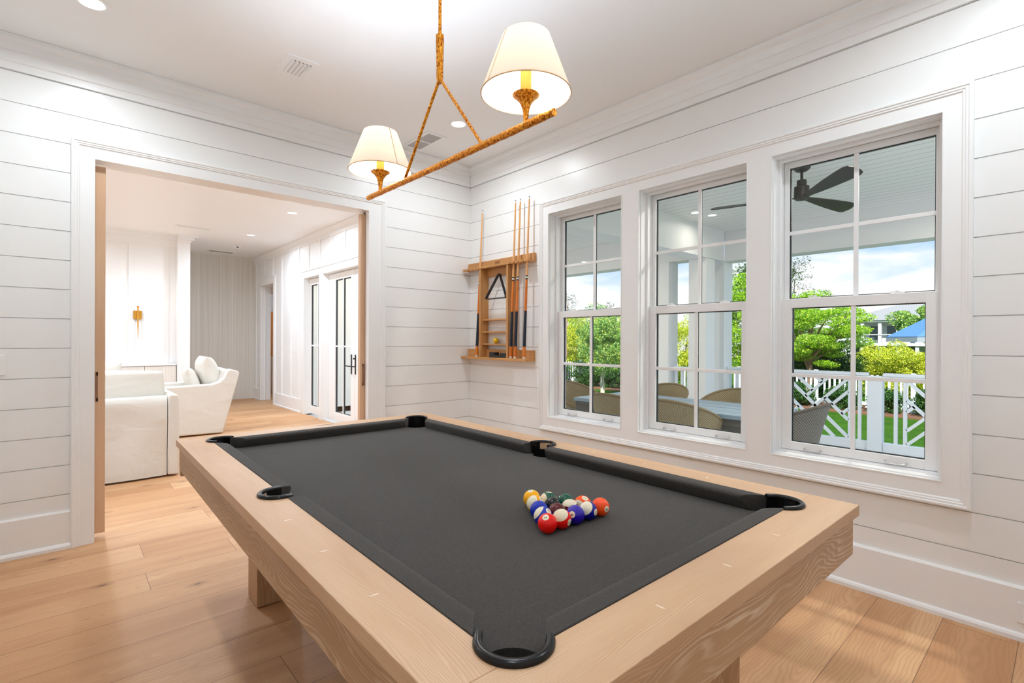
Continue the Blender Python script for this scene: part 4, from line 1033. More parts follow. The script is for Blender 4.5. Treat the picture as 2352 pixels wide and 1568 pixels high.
# ------------------------------------------------------------------ sofa and armchair
def soft_box(x0, x1, y0, y1, z0, z1, puff=0.02, n=5):
    """box mesh subdivided and slightly puffed like upholstery"""
    mb = MB(); idx = {}
    def V(i, j, k):
        if (i, j, k) not in idx:
            a, b, c = i/n, j/n, k/n
            p = [x0+(x1-x0)*a, y0+(y1-y0)*b, z0+(z1-z0)*c]
            w = lambda t: math.sin(PI*t)
            if i in (0, n): p[0] += (-1 if i == 0 else 1)*puff*w(b)*w(c)
            if j in (0, n): p[1] += (-1 if j == 0 else 1)*puff*w(a)*w(c)
            if k in (0, n): p[2] += (-1 if k == 0 else 1)*puff*w(a)*w(b)
            idx[(i, j, k)] = len(mb.v); mb.v.append(tuple(p))
        return idx[(i, j, k)]
    for i in range(n):
        for j in range(n):
            for k, fl in ((0, 1), (n, 0)):
                q = [V(i, j, k), V(i+1, j, k), V(i+1, j+1, k), V(i, j+1, k)]; mb.f.append(tuple(q[::-1] if fl else q))
                q = [V(i, k, j), V(i+1, k, j), V(i+1, k, j+1), V(i, k, j+1)]; mb.f.append(tuple(q))
                q = [V(k, i, j), V(k, i+1, j), V(k, i+1, j+1), V(k, i, j+1)]; mb.f.append(tuple(q))
    return mb
def pillow(name, c, w, h, t, mat, rot, parent=None):
    mb = MB(); n = 16; g = {}
    for s in (1, -1):
        for i in range(n+1):
            for j in range(n+1):
                a, b = 2*i/n-1, 2*j/n-1
                k = (max(0, 1-abs(a)**2.6)*max(0, 1-abs(b)**2.6))**0.5
                if s == -1 and (i in (0, n) or j in (0, n)): continue
                pin = 1-0.07*(1-abs(a)**2)*abs(b)**3; pin2 = 1-0.07*(1-abs(b)**2)*abs(a)**3
                g[(s, i, j)] = len(mb.v); mb.v.append((a*w/2*pin2, s*t/2*k, b*h/2*pin))
    G = lambda s, i, j: g.get((s, i, j), g.get((1, i, j)))
    for s in (1, -1):
        for i in range(n):
            for j in range(n):
                q = (G(s, i, j), G(s, i+1, j), G(s, i+1, j+1), G(s, i, j+1)); mb.f.append(q if s < 0 else q[::-1])
    o = mb.build(name, mat, parent, smooth=180, sub=1, local=True); o.location = c; o.rotation_euler = rot; return o

sofa = empty('sofa', (-3.2, 1.95, 0), 'white slipcovered sofa seen from behind, left of the doorway view', 'sofa')
# back panel: gently wrinkled cloth
mb = MB(); nx, nzz = 28, 18
def wr(x, z): return 0.010*math.sin(5*x+3.1*z*2)*math.sin(2.3*z+1.2*x)+0.006*math.sin(11*x-6*z)+0.012*max(0, 0.25-z)*math.sin(9*x)
R = []
for i in range(nx+1):
    x = -4.1+(4.1-2.393)*i/nx; ring = []
    for j in range(nzz+1):
        z = 0.018+0.727*j/nzz; ring.append((x, 1.508-wr(x, z)*(1-(j/nzz)**6)+(0.012 if j == nzz else 0), z+(-0.0 if j < nzz else 0.004)))
    for z, y in ((0.752, 1.53), (0.752, 1.66), (0.74, 1.68), (0.02, 1.68)): ring.append((x, y, z))
    R.append(ring)
mb.rings(R); mb.build('back', LINEN, sofa, smooth=60)
MB().prism([(-2.387, 0.02), (-2.300, 0.015), (-2.296, 0.4), (-2.297, 0.735), (-2.312, 0.765), (-2.370, 0.767), (-2.387, 0.745)], 'y', 1.498, 2.45).build('arm', LINEN, sofa, bevel=0.012, seg=3, smooth=60)
soft_box(-4.1, -2.39, 1.68, 2.45, 0.06, 0.42, 0.01).build('seat_base', LINEN, sofa, bevel=0.01, smooth=60)
soft_box(-4.1, -2.40, 1.72, 2.47, 0.42, 0.56, 0.02).build('seat_cushion', LINEN, sofa, bevel=0.03, seg=3, smooth=60)
cu = soft_box(-3.35, -2.398, 1.70, 1.90, 0.55, 0.975, 0.022, 8).build('sofa_back_cushion', LINEN2, None, bevel=0.02, seg=3, smooth=60)
tag(cu, 'boxy white back cushion rising above the sofa back', 'cushion')
tag(pillow('throw_pillow', (-2.95, 2.05, 0.86), 0.55, 0.44, 0.16, LINEN2, (math.radians(-12), 0, 0)), 'white throw pillow whose corner peeks above the sofa back cushion', 'pillow')

chair = empty('armchair', (-1.85, 4.0, 0), 'white slipcovered armchair turned sideways beyond the sofa', 'armchair')
pf = [(-2.38, 0.03), (-2.40, 0.64), (-2.36, 0.662), (-1.62, 0.682), (-1.535, 0.71), (-1.48, 0.765), (-1.455, 0.835), (-1.432, 0.868), (-1.40, 0.878), (-1.305, 0.845), (-1.290, 0.815), (-1.49, 0.012)]
for a, b in ((3.60, 3.74), (4.32, 4.46)):
    MB().prism(pf, 'y', a, b).build('arm', LINEN, chair, bevel=0.018, seg=3, smooth=60)
MB().prism([(-1.66, 0.1), (-1.60, 0.50), (-1.47, 0.855), (-1.41, 0.872), (-1.31, 0.835), (-1.495, 0.03)], 'y', 3.70, 4.36).build('back', LINEN, chair, bevel=0.012, seg=3, smooth=60)
soft_box(-2.37, -1.60, 3.73, 4.33, 0.05, 0.36, 0.008).build('seat_base', LINEN, chair, bevel=0.01, smooth=60)
soft_box(-2.40, -1.62, 3.745, 4.315, 0.36, 0.52, 0.02).build('seat_cushion', LINEN, chair, bevel=0.03, seg=3, smooth=60)
tag(pillow('chair_back_cushion', (-1.60, 4.02, 0.80), 0.56, 0.54, 0.26, LINEN2, (math.radians(-13), 0, math.radians(90))), 'plump white back cushion standing tall in the armchair', 'cushion')
tag(pillow('throw_pillow', (-1.80, 3.98, 0.715), 0.46, 0.40, 0.17, LINEN2, (math.radians(-20), 0, math.radians(84))), 'smaller white pillow leaning in front of the armchair cushion', 'pillow')

# ------------------------------------------------------------------ porch
DZ = -0.10; PC = 2.95
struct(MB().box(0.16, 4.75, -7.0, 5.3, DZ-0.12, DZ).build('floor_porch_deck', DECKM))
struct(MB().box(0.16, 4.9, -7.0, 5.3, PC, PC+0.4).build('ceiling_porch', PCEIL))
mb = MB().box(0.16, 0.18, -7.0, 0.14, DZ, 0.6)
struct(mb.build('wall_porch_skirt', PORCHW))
def beam(name, x0, x1, y0, y1, label):
    e = empty(name, ((x0+x1)/2, (y0+y1)/2, 2.5), label, 'porch beam')
    MB().box(x0, x1, y0, y1, 2.52, PC).build('beam_box', PORCHW, e)
    MB().box(x0-0.008, x1+0.008, y0-0.008, y1+0.008, 2.50, 2.52).build('soffit_trim', PORCHW, e)
    return e
beam('porch_beam', 4.36, 4.63, -7.0, -0.60, 'long white porch beam along the outer edge, seen in the right window')
beam('porch_beam', 0.18, 4.35, -0.60, -0.33, 'white cross beam over the porch, seen in the middle and left windows')
beam('porch_beam', 3.79, 4.06, -0.32, 5.3, 'outer beam of the far porch bay, seen in the left window')
def column(x, y, label):
    e = empty('porch_column', (x+0.135, y+0.135, DZ), label, 'column', 'square white porch columns')
    MB().box(x, x+0.27, y, y+0.27, DZ, 2.50).build('shaft', PORCHW, e, bevel=0.004)
    MB().box(x-0.012, x+0.282, y-0.012, y+0.282, DZ, DZ+0.2).build('base_block', PORCHW, e, bevel=0.004)
column(4.36, -0.60, 'square white corner column at the right of the three seen through the middle window')
column(3.79, -0.60, 'bright white square column in the middle of the three in the middle window')
column(3.79, 0.00, 'square white column at the left of the three in the middle window')

# railings
RX = 4.5
def bar2d(mb, x0, x1, p, q, w):
    """flat bar between (y,z) points p and q in the railing plane"""
    d = Vector((q[0]-p[0], q[1]-p[1])); n = Vector((-d.y, d.x)).normalized()*w/2
    return mb.prism([(p[0]+n.x, p[1]+n.y), (q[0]+n.x, q[1]+n.y), (q[0]-n.x, q[1]-n.y), (p[0]-n.x, p[1]-n.y)], 'x', x0, x1)
def clip_bar(p, d, box):
    """extend from p along d until the box edge"""
    t = 1e9
    for i in (0, 1):
        if abs(d[i]) > 1e-9:
            lim = box[i][1] if d[i] > 0 else box[i][0]
            t = min(t, (lim-p[i])/d[i])
    return (p[0]+d[0]*t, p[1]+d[1]*t)
def lattice(e, yc, hw, z0, z1):
    zc = (z0+z1)/2; box = ((yc-hw, yc+hw), (z0, z1)); W_ = 0.036; x0, x1 = RX-0.018, RX+0.018
    def add(p, q): bar2d(MB(), x0, x1, p, q, W_).build('lattice_bar', RAILW, e)
    s = math.sqrt(0.5)
    for a in (1, -1): add(clip_bar((yc, zc), (a*s, s), box), clip_bar((yc, zc), (-a*s, -s), box))
    for k in range(4):                       # four identical quadrants turned by 90 degrees
        def rotk(v): 
            x, y = v
            for _ in range(k): x, y = -y, x
            return (x, y)
        def P(v): r = rotk(v); return (yc+r[0], zc+r[1])
        def D(v): return rotk(v)
        p = (0.115, 0.115)                   # main bar leaves one diagonal parallel to the other
        add(P(p), clip_bar(P(p), D((-s, s)), box))
        for q in (0.12, 0.28, 0.44):
            if p[1]+q*s*1.0 > 0.40: continue
            b0 = (p[0]-q*s*1.0, p[1]+q*s*1.0)
            add(P(b0), clip_bar(P(b0), D((s, s)), box))
        b0 = (-0.115, 0.115)
        c0 = (b0[0]+0.0, b0[1]+0.0)
    for yy in (yc-hw-0.018, yc+hw+0.018): MB().box(x0, x1, yy-0.018, yy+0.018, z0, z1).build('stile', RAILW, e)
def railing(y0, y1, lat, bals, label):
    e = empty('porch_railing', (RX, (y0+y1)/2, DZ), label, 'railing', 'white porch railing sections')
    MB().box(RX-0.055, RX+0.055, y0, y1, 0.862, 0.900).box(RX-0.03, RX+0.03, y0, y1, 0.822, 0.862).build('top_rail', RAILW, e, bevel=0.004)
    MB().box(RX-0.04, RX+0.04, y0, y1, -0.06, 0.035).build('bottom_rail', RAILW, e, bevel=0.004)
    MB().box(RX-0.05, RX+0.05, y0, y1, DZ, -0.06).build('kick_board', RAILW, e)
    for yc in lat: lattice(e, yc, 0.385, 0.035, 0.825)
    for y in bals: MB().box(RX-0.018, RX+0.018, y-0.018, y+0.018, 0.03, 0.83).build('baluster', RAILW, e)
railing(-2.40, -0.61, [-1.80], [-0.74, -0.87, -1.00, -1.13, -1.26, -2.31], 'white railing section with a crossed lattice panel, left half of the right window')
railing(-4.60, -2.56, [-3.18], [-2.685, -3.70, -3.83, -3.96, -4.09], 'white railing section with a chevron panel at the right edge of the right window')
nw = empty('newel_post', (RX, -2.48, DZ), 'square white post between the two railing sections in the right window', 'post')
MB().box(RX-0.075, RX+0.075, -2.555, -2.405, DZ, 0.862).build('shaft', RAILW, nw, bevel=0.004)
# short railing of the far bay
e = empty('porch_railing', (3.92, -0.16, DZ), 'short white railing between the two columns in the middle window', 'railing', 'white porch railing sections')
MB().box(3.87, 3.98, -0.33, 0.0, 0.862, 0.90).build('top_rail', RAILW, e); MB().box(3.885, 3.965, -0.33, 0.0, -0.04, 0.035).build('bottom_rail', RAILW, e)
for y in (-0.26, -0.16, -0.06): MB().box(3.905, 3.941, y-0.018, y+0.018, 0.035, 0.862).build('baluster', RAILW, e)

# ceiling fan
fan = empty('ceiling_fan', (2.1, -2.41, PC), 'dark bronze three-blade ceiling fan on the porch ceiling', 'ceiling fan')
FANM = pm('dark_bronze_fan', lin(62, 58, 54), 0.4, 0.3)
fx, fy = 2.1, -2.41
MB().lathe([(0.001, 2.95), (0.075, 2.95), (0.072, 2.925), (0.045, 2.90), (0.001, 2.898)], (fx, fy, 0), 24).build('canopy', FANM, fan, smooth=50)
MB().lathe([(0.013, 2.90), (0.013, 2.80)], (fx, fy, 0), 12).build('downrod', FANM, fan, smooth=50)
MB().lathe([(0.001, 2.815), (0.042, 2.815), (0.042, 2.765), (0.050, 2.760), (0.064, 2.755), (0.066, 2.67), (0.064, 2.645), (0.05, 2.632), (0.001, 2.630)], (fx, fy, 0), 28).build('motor_housing', FANM, fan, smooth=50)
for ang in (106, -14, -134):
    a = math.radians(ang); d = Vector((math.cos(a), math.sin(a), 0)); n = Vector((-d.y, d.x, 0))
    prof = [(0.05, 0.022), (0.12, 0.026), (0.25, 0.040), (0.45, 0.058), (0.65, 0.070), (0.74, 0.072), (0.79, 0.060), (0.81, 0.030)]
    R = []
    for r, w in prof:
        c = Vector((fx, fy, 2.655))+d*r; u = n*w+Vector((0, 0, -w*0.40))
        R.append([c-u+Vector((0, 0, 0.003)), c-u-Vector((0, 0, 0.003)), c-Vector((0, 0, 0.009)), c+u-Vector((0, 0, 0.003)), c+u+Vector((0, 0, 0.003)), c+Vector((0, 0, 0.004))])
    MB().rings(R).build('blade', FANM, fan, smooth=40)
e = empty('porch_downlight', (3.3, -0.93, PC), 'small lit downlight in the porch ceiling, seen in the middle window', 'ceiling light')
e.location = (3.24, -0.96, PC)
MB().lathe([(0.075, PC), (0.075, PC-0.006), (0.055, PC-0.007), (0.052, PC-0.001)], (3.24, -0.96, 0), 24).build('trim_ring', PORCHW, e); MB().lathe([(0.052, PC-0.001), (0.052, PC-0.004), (0.001, PC-0.004)], (3.24, -0.96, 0), 20).build('lens', LENS, e)

for x, y, k in ((3.24, -0.96, 0.15), (3.24, -3.9, 1.3), (1.0, -3.3, 1.3), (2.0, 1.0, 1.3), (2.6, 3.6, 1.3)): downward_lamp(x, y, PC-0.012, P_PORCH*k, 0.05, PORCHC)  # first matches the lit fitting; the others are added to brighten the porch
downward_lamp(1.1, 4.2, PC-0.012, 30, 0.05, PORCHC)  # added lamp without a fitting, brightens the view through the hall doors
# dining table and wicker chairs
tb = empty('patio_table', (1.65, -1.40, DZ), 'long grey patio table with a slatted blue-grey top outside the windows', 'table')
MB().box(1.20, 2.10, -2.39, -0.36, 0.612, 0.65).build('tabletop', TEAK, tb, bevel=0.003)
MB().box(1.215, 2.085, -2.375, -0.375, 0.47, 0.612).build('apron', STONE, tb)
for x in (1.20, 1.98):
    for y in (-2.39, -0.48):
        MB().box(x+0.01, x+0.11, y+0.01, y+0.11, DZ, 0.47).build('leg', STONE, tb)
def wicker_chair(mat):
    e = empty('wicker_chair', (0, 0, 0))
    # barrel shell, open towards +y; back top at z 0.87 above the deck
    n, m = 36, 10; R = []; uvs = []
    def shell(t, v, off):
        a = math.radians(-125+250*t)-PI/2
        hgt = 0.60+0.27*max(0, math.cos((t-0.5)*PI*1.02))**0.9
        z0 = 0.20; z = z0+(hgt-z0)*v
        r = (0.245+0.055*v+0.03*v*v)+off
        back = 0.05*v*v*max(0, math.cos((t-0.5)*PI))
        return (r*1.05*math.cos(a), r*math.sin(a)-back, z)
    mb = MB(); pts = {}
    for s, off in ((0, 0.0), (1, -0.022)):
        for i in range(n+1):
            for j in range(m+1): pts[(s, i, j)] = len(mb.v); mb.v.append(shell(i/n, j/m, off)); uvs.append((i/n*2.2, j/m))
    for i in range(n):
        for j in range(m):
            mb.f.append((pts[0, i, j], pts[0, i+1, j], pts[0, i+1, j+1], pts[0, i, j+1])); mb.f.append((pts[1, i, j+1], pts[1, i+1, j+1], pts[1, i+1, j], pts[1, i, j]))
        mb.f.append((pts[0, i, m], pts[0, i+1, m], pts[1, i+1, m], pts[1, i, m])); mb.f.append((pts[0, i+1, 0], pts[0, i, 0], pts[1, i, 0], pts[1, i+1, 0]))
    for j in range(m):
        mb.f.append((pts[0, 0, j], pts[0, 0, j+1], pts[1, 0, j+1], pts[1, 0, j])); mb.f.append((pts[0, n, j+1], pts[0, n, j], pts[1, n, j], pts[1, n, j+1]))
    o = mb.build('shell', mat, e, smooth=60, local=True)
    uv = o.data.uv_layers.new(name='uv'); li = np.zeros(len(o.data.loops), dtype=np.int32); o.data.loops.foreach_get('vertex_index', li)
    uv.data.foreach_set('uv', np.array([uvs[k] for k in li], dtype=np.float32).ravel())
    rim = MB().tube([shell(i/n, 1.0, -0.011) for i in range(n+1)], 0.015, 8).build('rim', mat, e, smooth=60, local=True)
    MB().lathe([(0.001, 0.30), (0.25, 0.30), (0.265, 0.33), (0.265, 0.37), (0.25, 0.39), (0.001, 0.40)], (0, 0.02, 0), 28).build('seat', LINEN, e, smooth=50, local=True)
    for a in (45, 135, 225, 315):
        x, y = 0.19*math.cos(math.radians(a)), 0.19*math.sin(math.radians(a))
        MB().tube([(x, y, 0.30), (x*1.15, y*1.15, 0.0)], [0.018, 0.013], 8).build('leg', BRONZE, e, local=True)
    return e
wc = wicker_chair(WICK)
spots = [(1.61, -0.10, 176, 'tan wicker chair at the far head of the patio table, in the left window'),
         (1.17, -1.10, -90, 'tan wicker chair with its back to the left window, near side of the patio table'),
         (2.02, -0.90, 90, 'tan wicker chair across the patio table, left pane of the middle window'),
         (2.03, -1.75, 90, 'tan wicker chair across the patio table, right pane of the middle window'),
         (1.17, -1.74, -90, 'tan wicker chair in the lower left of the middle window, backed to the glass')]
for i, (x, y, r, lb) in enumerate(spots):
    c = wc if i == 0 else copy_tree(wc); c.location = (x, y, DZ); c.rotation_euler = (0, 0, math.radians(r))
    tag(c, lb, 'chair', 'wicker chairs round the patio table')
wg = wicker_chair(WICKG); wg.location = (1.58, -2.42, DZ); wg.rotation_euler = (0, 0, 0)
tag(wg, 'grey-brown wicker chair in profile at the near head of the table, in the right window', 'chair', 'wicker chairs round the patio table')

# ------------------------------------------------------------------ garden
GZ = -0.70
o = MB().box(4.75, 60, -30, 40, GZ-0.1, GZ).build('lawn', GRASS); tag(o, 'green lawn between the porch and the picket fence', 'lawn', kind='stuff')
o = MB().box(13.2, 15.6, -9, 22, GZ, GZ+0.03).build('mulch_bed', MULCH); tag(o, 'brown mulch bed along the foot of the picket fence', 'mulch', kind='stuff')
FX = 14.35
FENW = pm('fence_white', lin(232, 240, 248), 0.6)
def fence(y0, y1, label, g='white picket fence sections'):
    e = empty('picket_fence', (FX, (y0+y1)/2, GZ), label, 'fence', g)
    MB().box(FX, FX+0.04, y0, y1, GZ+0.15, GZ+0.24).build('lower_rail', FENW, e); MB().box(FX, FX+0.04, y0, y1, GZ+0.90, GZ+0.98).build('upper_rail', FENW, e)
    MB().box(FX-0.04, FX+0.06, y0-0.05, y0+0.05, GZ, GZ+1.12).build('post', FENW, e)
    n = int((y1-y0)/0.135)
    for i in range(1, n): MB().box(FX-0.02, FX, y0+i*0.135-0.026, y0+i*0.135+0.026, GZ+0.08, GZ+1.03).build('picket', FENW, e)
for a, lb in ((-3.6, 'white picket fence section behind the right railing panel'), (-1.2, 'white picket fence section behind the crossed lattice'), (1.2, 'white picket fence section seen between porch columns'),
              (3.6, 'white picket fence section behind the tree seen past the columns'), (6.0, 'white picket fence section behind the pale-trunked tree in the left window'), (8.4, 'white picket fence section at the left edge of the left window'), (10.8, 'farthest white picket fence section, left window')):
    fence(a, a+2.4, lb)

def leaf_cloud(centers, radii, per, size, seed, flat=1.0, up=0.0):
    r = np.random.default_rng(seed); C = []
    for c, R in zip(centers, radii):
        d = r.normal(size=(per, 3)); d /= np.linalg.norm(d, axis=1)[:, None]
        k = r.uniform(0.45, 1.0, (per, 1))**0.6
        C.append(np.array(c)+d*k*np.array(R))
    C = np.concatenate(C); C[:, 2] = np.maximum(C[:, 2], GZ+0.06); n = len(C)
    a = r.normal(size=(n, 3)); a[:, 2] += up; a /= np.linalg.norm(a, axis=1)[:, None]
    b = np.cross(a, r.normal(size=(n, 3))); b /= np.linalg.norm(b, axis=1)[:, None]
    s = size*r.uniform(0.6, 1.35, (n, 1))
    u = b*s; w = np.cross(a, b)*s*0.55*flat
    V = np.stack([C-u, C+w*0.9-u*0.1, C+u, C-w*0.9-u*0.1], 1).reshape(-1, 3)
    return V, n
def leaf_obj(name, V, n, mat, parent):
    me = bpy.data.meshes.new(name); off = parent.location if parent else Vector((0, 0, 0))
    V = V-np.array([off.x, off.y, off.z])
    me.vertices.add(len(V)); me.vertices.foreach_set('co', V.astype(np.float32).ravel())
    me.loops.add(4*n); me.loops.foreach_set('vertex_index', np.arange(4*n, dtype=np.int32))
    me.polygons.add(n); me.polygons.foreach_set('loop_start', np.arange(0, 4*n, 4, dtype=np.int32)); me.polygons.foreach_set('loop_total', np.full(n, 4, dtype=np.int32))
    me.update(); me.validate(); me.materials.append(mat)
    o = bpy.data.objects.new(name, me); COL.objects.link(o); o.parent = parent; return o
def tree(name, base, h, crown_c, crown_r, clumps, per, size, mat, label, cat='tree', seed=1, trunk=0.08, bark=BARK, clump_r=0.3, group=None, branches=5, flat=1.0, squash=0.7):
    """trunk, limbs and a crown of leaf clumps"""
    e = empty(name, base, label, cat, group); r = np.random.default_rng(seed)
    cc = np.array(crown_c); cr_ = np.array(crown_r)
    cen = []
    while len(cen) < clumps:
        p = r.uniform(-1, 1, 3); q = np.linalg.norm(p)
        if 0.25 < q <= 1: cen.append(cc+p*cr_)
    rad = [np.array((clump_r, clump_r, clump_r*squash))*r.uniform(0.7, 1.4) for _ in cen]
    V, n = leaf_cloud(cen, rad, per, size, seed+5, flat); leaf_obj('foliage', V, n, mat, e)
    if trunk > 0:
        mb = MB(); b = Vector(base); t = Vector(crown_c)
        pts = [b, b.lerp(t, 0.35)+Vector((r.uniform(-.1, .1), r.uniform(-.1, .1), 0)), b.lerp(t, 0.7)+Vector((r.uniform(-.15, .15), r.uniform(-.15, .15), 0)), t]
        mb.tube(pts, [trunk, trunk*0.8, trunk*0.55, trunk*0.25], 8)
        mb.build('trunk', bark, e, smooth=60)
        for i in range(branches):
            c = Vector(cen[i*max(1, len(cen)//max(1, branches)) % len(cen)]); s = b.lerp(t, r.uniform(0.4, 0.75))
            MB().tube([s, s.lerp(c, 0.5)+Vector((0, 0, 0.1)), c], [trunk*0.4, trunk*0.25, trunk*0.1], 6).build('branch', bark, e, smooth=60)
    return e
# left window
tree('garden_tree', (10.517, 6.488, GZ), 2.6, (10.517, 6.488, 1.363), (0.91, 0.91, 1.153), 80, 300, 0.028, LEAF_M, 'young tree with a pale mottled trunk in the left window', seed=11, trunk=0.0849, bark=BARKP, clump_r=0.26)
hedge_g = 'sunlit trees beyond the picket fence'
tree('hedge_tree', (18.38, 15.201, GZ), 3, (18.38, 15.201, 1.12), (1.942, 1.82, 1.638), 110, 420, 0.036, LEAF_Y, 'yellow-green bushy tree at the left of the left window', seed=21, group=hedge_g, clump_r=0.42)
tree('hedge_tree', (18.866, 12.531, GZ), 3, (18.866, 12.167, 1.12), (2.063, 1.942, 1.517), 110, 420, 0.036, LEAF_Y, 'yellow-green bushy tree behind the pale-trunked tree', seed=22, group=hedge_g, clump_r=0.42)
tree('hedge_tree', (19.351, 17.871, GZ), 3, (19.351, 17.628, 1.302), (1.942, 1.942, 1.699), 60, 150, 0.0849, LEAF_G, 'green bushy tree mostly hidden at the far left of the left window', seed=23, group=hedge_g, clump_r=0.6674)
tree('hedge_tree', (20.807, 9.376, GZ), 3, (20.807, 9.134, 1.181), (1.942, 2.063, 1.82), 90, 400, 0.036, LEAF_Y, 'yellow-green tree filling the gap between the porch columns', seed=24, group=hedge_g, clump_r=0.42)
tree('twiggy_treetop', (15.104, 12.41, GZ), 4, (15.164, 12.228, 3.183), (0.34, 0.34, 0.667), 16, 20, 0.03, LEAF_K, 'sparse dark twigs against the sky, left edge of the left window', seed=31, trunk=0.0364, clump_r=0.1942)
tree('twiggy_treetop', (16.56, 10.832, GZ), 4, (16.56, 10.808, 3.025), (0.243, 0.303, 0.34), 9, 18, 0.03, LEAF_K, 'small sparse sprig against the sky, right pane of the left window', seed=32, trunk=0.0364, clump_r=0.1699)
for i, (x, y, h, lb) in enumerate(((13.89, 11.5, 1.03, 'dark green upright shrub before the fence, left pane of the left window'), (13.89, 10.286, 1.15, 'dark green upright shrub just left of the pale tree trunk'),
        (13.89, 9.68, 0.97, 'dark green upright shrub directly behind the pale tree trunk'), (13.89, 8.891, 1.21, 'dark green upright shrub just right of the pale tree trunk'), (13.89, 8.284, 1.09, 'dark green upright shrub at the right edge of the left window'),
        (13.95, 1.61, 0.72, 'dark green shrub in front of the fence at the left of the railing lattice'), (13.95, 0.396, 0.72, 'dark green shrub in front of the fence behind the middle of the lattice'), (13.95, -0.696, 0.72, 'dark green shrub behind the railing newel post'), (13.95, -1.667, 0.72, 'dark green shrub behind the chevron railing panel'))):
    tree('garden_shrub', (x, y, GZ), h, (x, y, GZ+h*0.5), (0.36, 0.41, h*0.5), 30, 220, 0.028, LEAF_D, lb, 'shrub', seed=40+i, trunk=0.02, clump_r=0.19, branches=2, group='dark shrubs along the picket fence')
# middle window right slit
tree('tall_tree', (15.225, 3.916, GZ), 4, (15.225, 3.855, 2.03), (1.092, 0.91, 1.76), 90, 380, 0.032, LEAF_G, 'tall bright green tree right of the porch corner column', seed=51, group=hedge_g, trunk=0.0728, clump_r=0.3)
tree('tall_tree', (16.317, 3.673, GZ), 4.6, (16.317, 3.673, 3.608), (0.971, 0.971, 0.849), 40, 260, 0.034, LEAF_D, 'dark treetop above the bright tree right of the porch corner column', seed=52, group=hedge_g, trunk=0.0728, clump_r=0.4247)
# right window
tree('pine_tree', (15.589, 1.913, GZ), 4, (15.95, 1.8, 1.8), (1.35, 1.5, 1.4), 70, 800, 0.042, LEAF_G, 'bright green pine with layered boughs in the right window', seed=61, trunk=0.1214, clump_r=0.42, flat=0.5, branches=16, squash=0.33)
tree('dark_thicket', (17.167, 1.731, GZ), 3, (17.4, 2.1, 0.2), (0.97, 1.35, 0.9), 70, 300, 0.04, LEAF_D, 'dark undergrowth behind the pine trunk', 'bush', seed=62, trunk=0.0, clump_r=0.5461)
hg = 'yellow hedge bushes in the right window'
tree('hedge_bush', (19.23, 0.639, GZ), 2, (19.2, 0.35, 0.2), (1.2, 1.25, 1.0), 120, 420, 0.03, LEAF_Y, 'yellow-green hedge bush left of centre below the house', 'bush', seed=63, trunk=0.0, clump_r=0.27, group=hg)
tree('hedge_bush', (19.594, -1.06, GZ), 2, (19.6, -1.2, 0.12), (1.2, 1.3, 0.95), 120, 420, 0.03, LEAF_Y, 'yellow-green hedge bush under the blue umbrella', 'bush', seed=64, trunk=0.0, clump_r=0.27, group=hg)
tree('hedge_bush', (19.108, -3.001, GZ), 2, (19.108, -2.88, 0.271), (1.214, 1.456, 1.092), 90, 350, 0.032, LEAF_Y, 'yellow-green hedge bush at the right edge, mostly hidden', 'bush', seed=65, trunk=0.0, clump_r=0.3, group=hg)
tree('round_tree', (40.8, 3.0, GZ), 5, (40.8, 1.5, 2.75), (2.2, 2.9, 1.3), 90, 400, 0.075, LEAF_M, 'round mid-green tree right of the white house', seed=66, trunk=0.15, clump_r=0.55)
tree('twiggy_treetop', (16.9, 2.7, GZ), 4, (16.64, 2.62, 3.55), (0.52, 0.60, 1.0), 34, 26, 0.027, LEAF_K, 'sparse dark leafy branches against the sky, left of the right window', seed=67, trunk=0.03, clump_r=0.22)

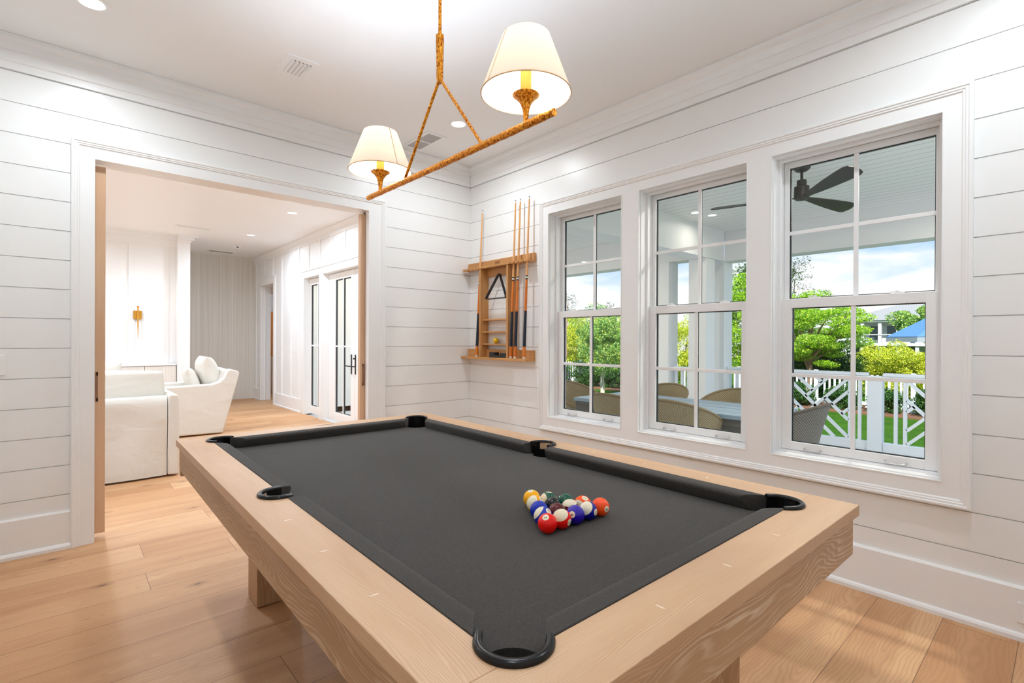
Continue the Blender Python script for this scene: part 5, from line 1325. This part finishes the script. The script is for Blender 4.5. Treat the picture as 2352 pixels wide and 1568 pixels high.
# distant house
hs = empty('white_house', (52, 7.6, GZ), 'distant white house with a pale hipped roof beyond the hedge', 'house')
HWH = pm('house_white', (0.50, 0.51, 0.52, 1), 0.7); HRF = pm('pale_roof', (0.27, 0.262, 0.268, 1), 0.7); HWN = pm('dark_house_window', lin(70, 84, 92), 0.2)
MB().box(51.5, 60, -2, 9.6, GZ, 3.2).build('wall', HWH, hs)
MB().add([(50.2, -3, 3.2), (50.2, 10.6, 3.2), (61, 10.6, 3.2), (61, -3, 3.2), (55.5, 1, 4.75), (55.5, 7.0, 4.75)], [(0, 1, 5, 4), (1, 2, 5), (2, 3, 4, 5), (3, 0, 4), (3, 2, 1, 0)]).build('roof', HRF, hs)
MB().box(50.3, 51.6, -2.6, 10.2, 3.05, 3.22).box(50.3, 51.6, -2.6, 10.2, 0.95, 1.2).build('porch_floor', HWH, hs)
for y in (9.7, 8.4, 7.1, 5.8, 4.5, 3.2): MB().box(50.4, 50.65, y, y+0.25, GZ, 3.1).build('column', HWH, hs)
for y in (8.8, 7.5, 6.2, 4.9):
    for z in (1.5, -0.1): MB().box(51.44, 51.52, y, y+0.7, z, z+1.2).build('window', HWN, hs)
MB().box(50.36, 50.40, -2.6, 10.2, 1.9, 1.98).build('balcony_rail', HWH, hs)

# blue umbrella
um = empty('patio_umbrella', (22.5, -1.27, GZ), 'blue patio umbrella with a white valance rising above the hedge', 'umbrella')
BLU = pm('blue_canvas', (0.075, 0.19, 0.42, 1), 0.8); VAL = pm('grey_white_valance', (0.30, 0.34, 0.40, 1), 0.8)
apex = (22.5, -1.27, 2.86); n = 8; rim = [(22.5+2.33*math.cos(2*PI*i/n+0.35), -1.27+2.33*math.sin(2*PI*i/n+0.35), 1.50) for i in range(n)]
MB().add([apex]+rim+[(apex[0], apex[1], apex[2]-0.04)]+[(a, b, c-0.03) for a, b, c in rim], [(0, 1+i, 1+(i+1) % n) for i in range(n)]+[(n+1, n+2+(i+1) % n, n+2+i) for i in range(n)]+[(1+i, n+2+i, n+2+(i+1) % n, 1+(i+1) % n) for i in range(n)]).build('canopy', BLU, um)
R = [[(a, b, c), (a, b, c-0.20), (22.5+(a-22.5)*0.985, -1.27+(b+1.27)*0.985, c-0.20), (22.5+(a-22.5)*0.985, -1.27+(b+1.27)*0.985, c)] for a, b, c in rim]
MB().rings(R, closed=True).build('valance', VAL, um)
MB().lathe([(0.03, GZ), (0.03, 2.9)], (22.5, -1.27, 0), 10).build('pole', pm('umbrella_pole', lin(200, 200, 200), 0.4), um)
